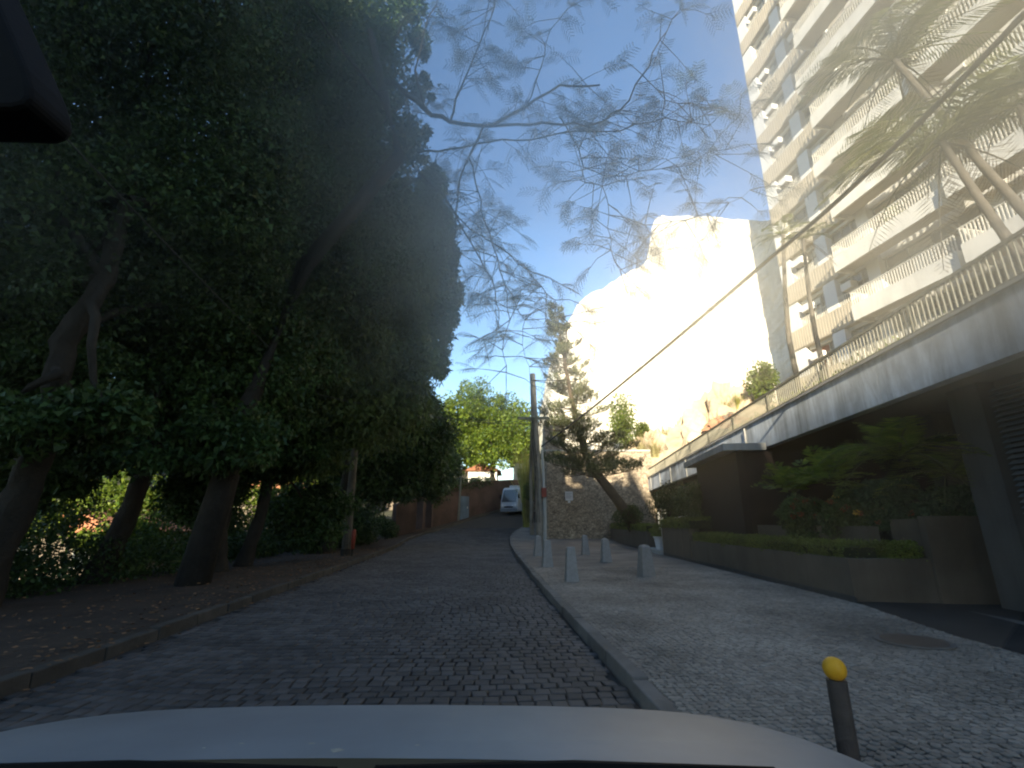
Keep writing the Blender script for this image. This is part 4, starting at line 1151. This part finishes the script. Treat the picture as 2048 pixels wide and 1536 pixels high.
# bamboo / yellow clump right by the pole
def blades(name, label, base, n, h, lm, cat, spread=.6, L=.02, group=None, kind=None):
    Q = []
    for k in range(n):
        a = random.uniform(0, 6.28); s_ = random.uniform(.1, 1) * spread; hh = h * random.uniform(.6, 1.1)
        b = Vector(base) + Vector((random.uniform(-.2, .2), random.uniform(-.2, .2), 0)) * spread
        for i in range(3):
            t0, t1 = i / 3, (i + 1) / 3
            p0 = b + Vector((math.cos(a) * s_ * t0 ** 1.7, math.sin(a) * s_ * t0 ** 1.7, hh * t0 * (1 - .25 * t0)))
            p1 = b + Vector((math.cos(a) * s_ * t1 ** 1.7, math.sin(a) * s_ * t1 ** 1.7, hh * t1 * (1 - .25 * t1)))
            w = Vector((-math.sin(a), math.cos(a), 0)) * L
            Q += [p0 - w * (1 - t0 * .7), p0 + w * (1 - t0 * .7), p1 + w * (1 - t1 * .8), p1 - w * (1 - t1 * .8)]
    return link(name, np_mesh(name, np.array([tuple(q) for q in Q]), 4, base), lm, None, label, cat, group, kind, loc=base)
random.seed(17)
bz = rise(42)
blades('tall_grass_clump', 'tall yellow clump of arching stems left of the utility pole', (1.35, 42, bz), 380, 8.6, LM_yellow, 'grass clump', 1.9, .03)
c, r = B(1044, 965, 1070, 1000, 38, .5); shrub('bright_bush', 'small bright green bush beside the utility pole in front of the bus side', c, r, 2500, .14, LM_green)

# dry grass and shrubs on the terrace below the cliff
DG = ['straw coloured grass tuft just right of the pine crown', 'tall straw coloured tuft second along the cliff foot', 'tallest straw coloured tuft at the middle of the cliff foot', 'straw coloured tuft beside the brown rocky bank',
      'low straw coloured tuft tucked behind the pine branches', 'last straw coloured tuft before the brown outcrop', 'front straw coloured tuft above the rubble wall top', 'front straw coloured tuft near the end of the parapet railing', 'small dry tuft right on the edge of the rubble wall']
for i, (u, v, y, w, h) in enumerate(((1295, 885, 38, 1.2, 1.8), (1330, 875, 38, 1.3, 2.0), (1365, 860, 38.5, 1.3, 2.2), (1400, 845, 39, 1.4, 1.9), (1262, 893, 38, 1.2, 1.5), (1430, 835, 39, 1.2, 1.6), (1310, 905, 36, 1.0, 1.4), (1350, 895, 36, 1.0, 1.2), (1285, 925, 35.2, .8, 1.2))):
    p = at(u, v, y); z = max(p.z - h * .6, 5.9)
    blades('dry_grass_tuft', DG[i], (p.x, y, z), 240, h * 1.3, LM_dry, 'grass clump', w, .025, group='dry grass tufts below the cliff')
c, r = B(1215, 780, 1285, 900, 37.5, 1.2); shrub('terrace_tree', 'slim light green young tree against the white cliff right of the pine', c, r, 2600, .22, LM_green, cat='tree', shell=.1)
c, r = B(1488, 722, 1562, 802, 31.2, .7); shrub('terrace_bush', 'bright green bush on top of the brown outcrop near the tower corner', c, r, 3500, .2, LM_green)
c, r = B(1268, 842, 1300, 885, 39, .8); shrub('terrace_bush', 'small yellow green bush in the dry grass', c, r, 1800, .18, LM_green)

random.seed(19)
for i, (u, v, y, w) in enumerate(((1450, 815, 33, 1.0), (1475, 800, 32.5, .9), (1420, 832, 33.5, 1.0), (1385, 842, 34.8, 1.0))):
    p = at(u, v, y)
    blades('scrub_tuft', ['yellow scrub left on the brown outcrop', 'yellow scrub at the middle of the brown outcrop', 'yellow scrub at the left foot of the outcrop', 'yellow scrub between the dry grass and the outcrop'][i], (p.x, y, p.z - .8), 220, 1.5, LM_yellow, 'scrub', w, .025, group='yellow scrub on the outcrop')
# ------------------------------------------------------------------ leaning pine
random.seed(41)
pine = thing('leaning_pine', 'leaning conifer with curved bare trunk and tiered brushy branches before the rubble wall', 'tree', at(1268, 1045, 27))
tp = [(1270, 1050, 27), (1235, 1000, 27), (1200, 955, 27.1), (1170, 905, 27.2), (1155, 850, 27.3), (1140, 780, 27.3), (1125, 700, 27.4), (1108, 608, 27.5)]
TP = [at(*q) for q in tp]
m = MB(); m.tube(TP, [.36, .28, .25, .21, .17, .13, .08, .02], 12); m.build('trunk', M_barkp, pine, smooth=True)
Q = []
def trunk_at(t):
    f = t * (len(TP) - 1); i = min(int(f), len(TP) - 2); return TP[i].lerp(TP[i + 1], f - i)
TP2 = [TP[5], at(1128, 730, 27.6), at(1135, 690, 27.7), at(1132, 640, 27.8)]
m = MB(); m.tube(TP2, [.09, .07, .045, .015], 8); m.build('leader', M_barkp, pine, smooth=True)
def pine_branch(b, a, L, el):
    d = Vector((math.cos(a), math.sin(a), el)).normalized()
    bend = random.uniform(.12, .3)
    P_ = lambda t: b + d * L * t + Vector((0, 0, bend * L * t * t - .10 * L * t))
    m = MB(); m.tube([P_(q) for q in (0, .25, .5, .75, 1)], [.04, .032, .025, .018, .008], 5, cap=False); m.build('branch', M_barkp, pine)
    side = Vector((-math.sin(a), math.cos(a), 0))
    ns = max(4, int(L * 4.5))
    for q in range(ns):
        tt = .25 + .75 * (q + random.random() * .6) / ns
        if random.random() < .12: continue
        p = P_(tt)
        for sg in (-1, 1, 0):
            sl = (L * .20 * (1.2 - tt) + .22) * random.uniform(.7, 1.3)
            dd = (d * .5 + side * sg * .8 + Vector((0, 0, random.uniform(.35, 1.1)))).normalized()
            n = 20
            ts = rng.uniform(.0, 1, (n, 1)) ** .7
            P = np.array(p)[None] + np.array(dd)[None] * ts * sl + rng.normal(0, .025, (n, 3)) + np.array([0, 0, .25]) * (ts ** 2) * sl
            Q.append(leaf_quads(P, .17, .02, -.6, np.array(dd)[None] * 1.0, .7))
nb = 96
for k in range(nb):
    t = .27 + .72 * (k / nb) + random.uniform(-.012, .012)
    L = lerp(3.6, .5, max(0, (t - .30) / .7) ** .8) * random.uniform(.55, 1.2)
    pine_branch(trunk_at(min(t, .995)), random.uniform(0, 6.28), L, random.uniform(-.25, .45))
for k in range(12):
    pine_branch(TP2[1].lerp(TP2[3], k / 12), random.uniform(0, 6.28), lerp(1.0, .35, k / 12), random.uniform(0, .5))
link('needles', np_mesh('needles', np.concatenate(Q), 4, wloc(pine)), LM_pine, pine)

# ------------------------------------------------------------------ feather-leaved tree overhead
random.seed(77)
ft_ = thing('feather_leaved_tree', 'tree with thin crooked boughs and feathery leaves spread over the road against the sky', 'tree', (-7.2, 11.5, 0))
m = MB(); m.tube([(-7.2, 11.5, -.1), (-6.6, 11.5, 4), (-5.6, 11.4, 8), at(800, 310, 10.8), at(770, 200, 10.2), at(740, 60, 9.8)], [.36, .25, .22, .18, .13, .07], 12); m.build('trunk', M_bark, ft_, smooth=True)
boughs = [
    ([(768, 160, 10.2), (800, 175, 10), (850, 218, 9.8), (900, 244, 9.6), (985, 252, 9.4), (1050, 215, 9.2), (1120, 170, 9), (1200, 170, 8.8)], .12),
    ([(985, 252, 9.4), (1060, 250, 9.2), (1130, 250, 9), (1190, 248, 8.8), (1240, 220, 8.6), (1285, 150, 8.4), (1320, 80, 8.2), (1360, 20, 8)], .06),
    ([(835, 305, 10.8), (900, 298, 10.4), (980, 284, 10), (1060, 280, 9.8), (1150, 262, 9.4), (1240, 262, 9), (1330, 235, 8.8), (1420, 250, 8.6)], .05),
    ([(965, 255, 9.5), (940, 310, 9.6), (922, 350, 9.7), (916, 400, 9.8), (912, 460, 10), (905, 520, 10.2)], .06),
    ([(938, 315, 9.6), (952, 370, 9.6), (962, 420, 9.6), (985, 490, 9.7), (1010, 570, 9.8), (1020, 640, 9.9), (1005, 700, 10), (1012, 745, 10)], .035),
    ([(838, 345, 10.8), (880, 380, 10.8), (912, 430, 10.8), (950, 500, 10.9), (985, 560, 11), (998, 620, 11), (992, 680, 11)], .05),
    ([(912, 430, 10.8), (960, 470, 10.6), (1020, 510, 10.4), (1070, 560, 10.3), (1110, 600, 10.2), (1125, 650, 10.2)], .03),
    ([(1120, 235, 9), (1150, 285, 9), (1168, 335, 9), (1160, 360, 9), (1205, 372, 9), (1218, 430, 9), (1222, 500, 9.1), (1240, 540, 9.1)], .03),
    ([(1168, 335, 9), (1230, 352, 8.8), (1300, 340, 8.6), (1380, 330, 8.5), (1450, 300, 8.4)], .022),
    ([(1285, 150, 8.4), (1330, 200, 8.3), (1400, 215, 8.2), (1480, 230, 8.1)], .02),
    ([(900, 244, 9.6), (920, 180, 9.2), (950, 110, 8.8), (980, 40, 8.4), (1000, -40, 8)], .05),
    ([(850, 218, 9.8), (830, 140, 9.4), (850, 60, 9), (880, -20, 8.6)], .06),
    ([(1050, 215, 9.2), (1080, 140, 8.8), (1100, 60, 8.4), (1160, -10, 8)], .03),
    ([(770, 200, 10.2), (700, 120, 9.6), (640, 40, 9), (580, -40, 8.5)], .08),
    ([(1010, 570, 9.8), (1050, 640, 10), (1045, 690, 10.1), (1060, 760, 10.2)], .018),
    ([(1218, 430, 9), (1290, 450, 8.9), (1370, 440, 8.8), (1440, 420, 8.7), (1500, 380, 8.6)], .02),
]
Q = []; tw = MB()
def spray(p, d, L):
    side = d.cross(Vector((random.uniform(-.3, .3), random.uniform(-.3, .3), 1)))
    # a bipinnate leaf: side feathers along a stalk
    n = 6
    for i in range(1, n + 1):
        t = i / n
        b = p + d * L * t + Vector((0, 0, -.25 * L * t * t))
        for sg in (-1, 1):
            s2 = side.normalized() * sg
            dd = (s2 * .85 + d * .5 + Vector((0, 0, -.25))).normalized()
            _, q = pinnate(b, dd, L * .42 * (1.1 - .5 * abs(t - .5)), 8, .006, .15, d, .17, True)
            Q.extend(q)
    tw.tube([p, p + d * L * .5 + Vector((0, 0, -.06 * L)), p + d * L + Vector((0, 0, -.25 * L))], [.006, .004, .002], 4, cap=False)
for path, r0 in boughs:
    pts = []
    raw = [at(*q) for q in path]
    for a, b in zip(raw, raw[1:]):
        for k in range(3):
            p = a.lerp(b, k / 3)
            if k: p += Vector((random.uniform(-1, 1), random.uniform(-1, 1), random.uniform(-1, 1))) * .045
            pts.append(p)
    pts.append(raw[-1])
    m = MB(); m.tube(pts, [r0 * .62 * (1 - .72 * i / (len(pts) - 1)) for i in range(len(pts))], 7, cap=False)
    m.build('bough', M_bark, ft_, smooth=True)
    L = len(pts)
    for i in range(2, L):
        prob = (.55 if r0 > .05 else .95)
        for rep in range(2):
            if random.random() < prob:
                d = Vector((random.uniform(-1, 1), random.uniform(-1, .6), random.uniform(-.5, .35))).normalized()
                ln = random.uniform(.5, 1.3)
                mid = pts[i] + d * ln * .5 + Vector((0, 0, random.uniform(-.1, .05))); end = pts[i] + d * ln + Vector((0, 0, -.15))
                tw.tube([pts[i], mid, end], [.012, .008, .004], 4, cap=False)
                for w in range(4):
                    dd = (d + Vector((random.uniform(-1, 1), random.uniform(-1, 1), random.uniform(-.7, .3)))).normalized()
                    spray(mid.lerp(end, random.random()), dd, random.uniform(.3, .5))
tw.build('twigs', M_bark, ft_, kind='stuff')
link('feather_leaves', np_mesh('feather_leaves', np.array([tuple(q) for q in Q]), 3, wloc(ft_)), LM_feather, ft_, kind='stuff')

# ------------------------------------------------------------------ far end of the street
random.seed(51)
def wall_along(name, label, pts, hgt, th, mt, cap):
    root = thing(name, label, 'wall', (pts[0][0], pts[0][1], rise(pts[0][1])))
    for a, b in zip(pts, pts[1:]):
        d = Vector((b[0] - a[0], b[1] - a[1], 0)).normalized(); n = Vector((-d.y, d.x, 0)) * th
        za, zb = rise(a[1]), rise(b[1])
        A, Bv = Vector((a[0], a[1], 0)), Vector((b[0], b[1], 0))
        m = MB(); m.hexa([A + Vector((0, 0, za - .2)), Bv + Vector((0, 0, zb - .2)), Bv + n + Vector((0, 0, zb - .2)), A + n + Vector((0, 0, za - .2)),
                          A + Vector((0, 0, za + a[2])), Bv + Vector((0, 0, zb + b[2])), Bv + n + Vector((0, 0, zb + b[2])), A + n + Vector((0, 0, za + a[2]))]); m.build('wall_section', mt, root)
        m = MB(); e0 = n * .15
        m.hexa([A - e0 + Vector((0, 0, za + a[2] + .003)), Bv - e0 + Vector((0, 0, zb + b[2] + .003)), Bv + n + e0 + Vector((0, 0, zb + b[2] + .003)), A + n + e0 + Vector((0, 0, za + a[2] + .003)),
                A - e0 + Vector((0, 0, za + a[2] + .1)), Bv - e0 + Vector((0, 0, zb + b[2] + .1)), Bv + n + e0 + Vector((0, 0, zb + b[2] + .1)), A + n + e0 + Vector((0, 0, za + a[2] + .1))]); m.build('coping', cap, root)
    return root
pw = wall_along('garden_wall', 'dull pink garden wall along the outside of the bend', [(-8.6, 36.5, 2.2), (-8.0, 39, 2.4), (-6.9, 42.5, 2.9), (-5.2, 46.5, 3.2), (-3.2, 50.5, 3.2), (-.2, 54.6, 3.0), (4.0, 58, 2.6), (9, 60, 2.6)], 3, .3, M_pinkwall, M_pinkwall)
gt = thing('wall_gate', 'dark bluish metal gate in the pink garden wall', 'gate', (-4.6, 47.3, rise(47)))
dv = Vector((2.0, 4.0, 0)).normalized(); nv = Vector((dv.y, -dv.x, 0))
p0 = Vector((-5.0, 46.75, rise(47))) + nv * .06; p1 = p0 + dv * 1.5
m = MB(); m.hexa([p0, p1, p1 + nv * .06, p0 + nv * .06, p0 + Vector((0, 0, 2.2)), p1 + Vector((0, 0, 2.2)), p1 + nv * .06 + Vector((0, 0, 2.2)), p0 + nv * .06 + Vector((0, 0, 2.2))]); m.build('door_leaf', M_blue, gt)
m = MB(); q0 = p0.lerp(p1, .8) + nv * .07 + Vector((0, 0, 1.05)); m.tube([q0, q0 + Vector((0, 0, .2))], .03, 6); m.build('handle', M_rail, gt)
for i, (u, v0, v1, y) in enumerate(((840, 1000, 1042, 38), (858, 1006, 1040, 39.5))):
    a_, b_ = at(u, v1, y), at(u, v0, y)
    g = thing('gate_pillar', ['pink gate pillar nearest the left trees', 'shorter pink gate pillar beside the first one'][i], 'pillar', (a_.x, y, a_.z))
    m = MB(); m.box(a_.x - .25, a_.x + .25, y - .25, y + .25, a_.z - .6, b_.z); m.build('post', M_pinkwall, g, bevel=.02)
    m = MB(); m.box(a_.x - .32, a_.x + .32, y - .32, y + .32, b_.z + .003, b_.z + .12); m.build('cap', M_pinkwall, g)
sl = thing('street_lamp', 'thin dark lamp post with a small pale lamp before the pink wall', 'street lamp', (-4.9, 41, rise(41)))
a_, b_ = at(917, 1034, 41), at(923, 940, 41)
m = MB(); m.tube([a_ - Vector((0, 0, .3)), b_], [.09, .05], 8); m.build('post', M_darkrail, sl)
m = MB(); m.tube([b_, b_ + Vector((.05, -.1, .35))], [.07, .11], 8); m.build('lamp_head', M_white, sl)
# foliage on top of the pink wall
Q = []
for k in range(22):
    t = k / 21; y0 = lerp(40, 52, t); x0 = interp([(36.5, -8.6), (42.5, -6.9), (46.5, -5.2), (50.5, -3.2), (54.6, -.2)], y0) - .6
    P, d = ball_points((x0, y0, rise(y0) + 3.1), (.9, .9, .6), 300, .3); Q.append(leaf_quads(P, .18, .05, .5, d * .5))
link('ivy', np_mesh('ivy', np.concatenate(Q), 4), LM_dark, None, 'dark ivy hanging over the top of the pink garden wall', 'ivy')
house('far_house', 'small white gabled house just above the pink wall', -5.2, -1.8, 57, 63, 4, 7.2, 1.0, M_white)
house('far_house', 'cream house with orange roof right behind the bus', .2, 4.4, 66, 72, 5, 9.2, 1.3, M_house)
house('far_house', 'house with weathered orange roof left above the pink wall', -9.5, -5.6, 60, 66, 4, 7.5, 1.3, M_house)

# the minibus
bx, by = -.25, 49.6
bus = thing('minibus', 'white minibus with dark windscreen coming round the far bend', 'bus', (bx, by, rise(50) - .02), rz=R(-38))
def bb(m, name, mt, parent=bus, **kw):
    me = m.mesh(name); return link(name, me, mt, parent, **kw)
# local: front at -y, length along +y, half width 1.05
m = MB()
prof = [(-0.0, .35), (-.12, .9), (-.10, 1.25), (.25, 2.55), (.5, 2.72), (6.6, 2.72), (6.75, 2.5), (6.75, .35)]
m.prism(prof, lambda a, b, t: (t, a, b), -1.08, 1.08); bb(m, 'body', M_buswhite, bevel=.06)
m = MB(); m.hexa([(-.92, -.135, 1.27), (.92, -.135, 1.27), (.92, -.07, 1.25), (-.92, -.07, 1.25), (-.88, .20, 2.48), (.88, .20, 2.48), (.88, .27, 2.46), (-.88, .27, 2.46)]); bb(m, 'windscreen', M_glass)
for sx in (-1, 1):
    for k in range(5):
        m = MB(); y0 = .65 + k * 1.18; m.box(sx * 1.075, sx * 1.10, y0, y0 + 1.08, 1.35, 2.3) if sx > 0 else m.box(-1.10, -1.075, y0, y0 + 1.08, 1.35, 2.3); bb(m, 'side_window', M_glass)
    m = MB(); m.tube([(sx * .80, -.15, .92), (sx * .80, -.10, .92)], [.13, .16], 14); bb(m, 'headlight', M_lamp)
    m = MB(); m.tube([(sx * .48, -.14, .90), (sx * .48, -.10, .90)], [.09, .1], 12); bb(m, 'headlight', M_lamp)
    m = MB(); m.box(sx * 1.18 - .09, sx * 1.18 + .09, -.05, .05, 1.6, 2.0); w = bb(m, 'wing_mirror', M_blackp)
    m = MB(); m.tube([(sx * 1.02, .1, 2.2), (sx * 1.17, 0, 2.0)], .02, 6); bb(m, 'mirror_arm', M_blackp, w)
    for y0 in (1.2, 5.2):
        m = MB(); m.tube([(sx * .84, y0, .38), (sx * 1.10, y0, .38)], .40, 20); w = bb(m, 'wheel', M_tyre)
        m = MB(); m.tube([(sx * 1.09, y0, .38), (sx * 1.12, y0, .38)], .22, 14); bb(m, 'rim', M_louvre, w)
m = MB(); m.box(-1.06, 1.06, -.2, -.05, .30, .62); bb(m, 'bumper', M_louvre, bevel=.03)
m = MB(); m.box(-.55, .55, -.165, -.125, .70, .82); bb(m, 'grille', M_blackp)
m = MB(); m.box(-.5, .5, .6, 1.6, 2.73, 2.92); bb(m, 'roof_unit', M_buswhite, bevel=.04)
m = MB(); m.box(-.25, .25, -.215, -.205, .42, .54); bb(m, 'number_plate', M_louvre)

# ------------------------------------------------------------------ unseen blocks added and shaped behind the camera to cast the street's shade
def block(name, label, foot, z1, n):
    cx = sum(p[0] for p in foot) / len(foot); cy_ = sum(p[1] for p in foot) / len(foot)
    root = thing(name, label, 'building', (cx, cy_, 0))
    m = MB(); m.prism(foot, lambda a, b, t: (a, b, t), -1, z1); m.build('walls', M_block, root)
    m = MB(); m.prism([(cx + (a - cx) * 1.01, cy_ + (b - cy_) * 1.01) for a, b in foot], lambda a, b, t: (a, b, t), z1 - .3, z1 - .02); m.build('cornice', M_conc, root)
    return root
block('shade_block', 'long unseen wedge block added behind the camera on the left to shade the street', [(-7.9, -30), (-11.8, -78), (-19.85, -78)], 27.1, 0)
block('shade_block', 'lower unseen block added behind the camera to shade the street', [(-12.1, -29.9), (-5.9, -29.9), (-5.9, -22), (-12.1, -22)], 22.6, 0)
block('shade_block', 'highest unseen block added behind the camera, farthest left, to shade the left trees', [(-28, -29.9), (-12.15, -29.9), (-12.15, -23), (-28, -23)], 29.5, 0)

WS_TAU = 0.56
# ------------------------------------------------------------------ own car
car = thing('white_car', 'bonnet and mirror of the white car the picture is taken from', 'car', (-.2, .9, 0))
XC = -.27
m = MB(); NXh, NYh = 40, 26
for j in range(NYh + 1):
    for i in range(NXh + 1):
        s_ = -1 + 2 * i / NXh
        y = .93 + j / NYh * 1.05
        y -= 0.10 * (s_ ** 2) * (j / NYh) + .03 * s_ ** 2
        x = XC + s_ * (.98 - .05 * (j / NYh))
        z = 1.024 - .30 * (y - .9) ** 2 - .020 * s_ ** 2 - .05 * abs(s_) ** 7
        if j > NYh - 3: z -= .03 * (j - NYh + 3) ** 2
        m.V.append((x, y, z))
for j in range(NYh):
    for i in range(NXh): q = j * (NXh + 1) + i; m.F.append((q, q + 1, q + NXh + 2, q + NXh + 1))
m.build('bonnet', M_paintw, car, smooth=True)
m = MB(); m.box(-1.25, .72, .5, .945, .86, 1.000); m.build('scuttle_panel', M_blackp, car)
for sx in (-1, 1):
    m = MB()
    a = XC + sx * .93
    m.prism([(.6, .3), (2.0, .3), (2.05, .5), (1.9, .62), (.95, .84), (.6, .84)], lambda p, q, t: (t, p, q), min(a, a - sx * .12), max(a, a - sx * .12)); m.build('wing', M_paintw, car, bevel=.03)
m = MB(); m.box(XC - .85, XC + .85, 1.93, 2.05, .25, .62); m.build('front_bumper', M_paintw, car, bevel=.04)
for sx in (-1, 1):
    m = MB(); m.tube([(XC + sx * .80, 1.45, .31), (XC + sx * .90 - sx * .0, 1.45, .31)], .31, 24); m.build('wheel', M_tyre, car)
m = MB()
ol = [(-160, -90), (10, -90), (42, 0), (80, 85), (118, 170), (138, 215), (148, 250), (149, 272), (138, 286), (115, 292), (40, 290), (-160, 286)]
m.V = [tuple(at(u, v, .25) + Vector((0, -.03, 0))) for u, v in ol] + [tuple(at(u, v, .25)) for u, v in ol]
k = len(ol); m.F = [tuple(range(k))[::-1], tuple(range(k, 2 * k))] + [(i, (i + 1) % k, k + (i + 1) % k, k + i) for i in range(k)]
m.build('rear_view_mirror', M_blackp, car, bevel=.004)

# the dusty windscreen: a thin sheet of scattering grime on the sloping glass
gm = bpy.data.materials.new('windscreen_grime_haze'); gm.use_nodes = True
nt = gm.node_tree; nt.nodes.clear()
N = nt.nodes
vo = N.new('ShaderNodeVolumeScatter'); vo.inputs['Anisotropy'].default_value = .93; vo.inputs['Color'].default_value = (.97, .93, .82, 1)
# density shaped to place the glare veil: thick upper right, thin below and left
tcw = N.new('ShaderNodeNewGeometry'); sx_ = N.new('ShaderNodeSeparateXYZ'); nt.links.new(tcw.outputs['Position'], sx_.inputs[0])
def mrange(sock, a, b, lo, hi):
    q = N.new('ShaderNodeMapRange'); q.interpolation_type = 'SMOOTHSTEP'
    q.inputs['From Min'].default_value = a; q.inputs['From Max'].default_value = b; q.inputs['To Min'].default_value = lo; q.inputs['To Max'].default_value = hi
    nt.links.new(sock, q.inputs['Value']); return q.outputs[0]
def mul(a, b):
    q = N.new('ShaderNodeMath'); q.operation = 'MULTIPLY'; nt.links.new(a, q.inputs[0])
    if isinstance(b, float): q.inputs[1].default_value = b
    else: nt.links.new(b, q.inputs[1])
    return q.outputs[0]
gz = mrange(sx_.outputs['Z'], 1.50, 1.70, .06, 1.0)
gxx = mrange(sx_.outputs['X'], -.30, .06, .12, 1.25)
nz_ = N.new('ShaderNodeTexNoise'); nz_.inputs['Scale'].default_value = 7; nz_.inputs['Detail'].default_value = 2; nt.links.new(tcw.outputs['Position'], nz_.inputs['Vector'])
gn = mrange(nz_.outputs['Fac'], .3, .7, .6, 1.4)
nt.links.new(mul(mul(mul(gz, gxx), gn), WS_TAU / .006), vo.inputs['Density'])
oo = nt.nodes.new('ShaderNodeOutputMaterial'); nt.links.new(vo.outputs[0], oo.inputs['Volume'])
m = MB()
a0, a1 = Vector((0, .945, 1.045)), Vector((0, .10, 2.02))
n0 = Vector((0, -.755, -.656)) * .006
def wp(x, t, k): 
    p = a0.lerp(a1, t) + n0 * k; return (p.x + x, p.y, p.z)
m.hexa([wp(-1.02, 0, 0), wp(.48, 0, 0), wp(.48 + .0, 1, 0), wp(-.9, 1, 0), wp(-1.02, 0, 1), wp(.48, 0, 1), wp(.48, 1, 1), wp(-.9, 1, 1)])
m.V = [((x if x < 0 else x + .25), y, z) for x, y, z in m.V]
m.build('windscreen', gm, car)

# pale flecks painted as sky reflections on the bonnet, and the wiper arms at its foot
def hood_z(x, y):
    s_ = (x - XC) / .96
    return 1.024 - .30 * (y - .9) ** 2 - .020 * s_ ** 2 - .05 * abs(s_) ** 7
random.seed(91)
m = MB()
for k in range(46):
    cx_, cy_ = random.uniform(-.95, .5), random.uniform(.95, 1.25); r_ = random.choice((.0025, .003, .004, .009))
    n = len(m.V)
    for q in range(7):
        a = q * 6.283 / 7; rr = r_ * random.uniform(.6, 1.3); x_, y_ = cx_ + rr * math.cos(a) * 1.6, cy_ + rr * math.sin(a)
        m.V.append((x_, y_, hood_z(x_, y_ + .02) + .0012))
    m.F.append(tuple(range(n, n + 7)))
m.build('reflection_flecks', M_fleck, car, kind='stuff')
for x0, x1 in ((-.95, -.28), (-.22, .42)):
    m = MB(); m.tube([(x0, .905, 1.018), ((x0 + x1) / 2, .895, 1.026), (x1, .90, 1.018)], [.006, .009, .006], 6); w = m.build('wiper', M_blackp, car)
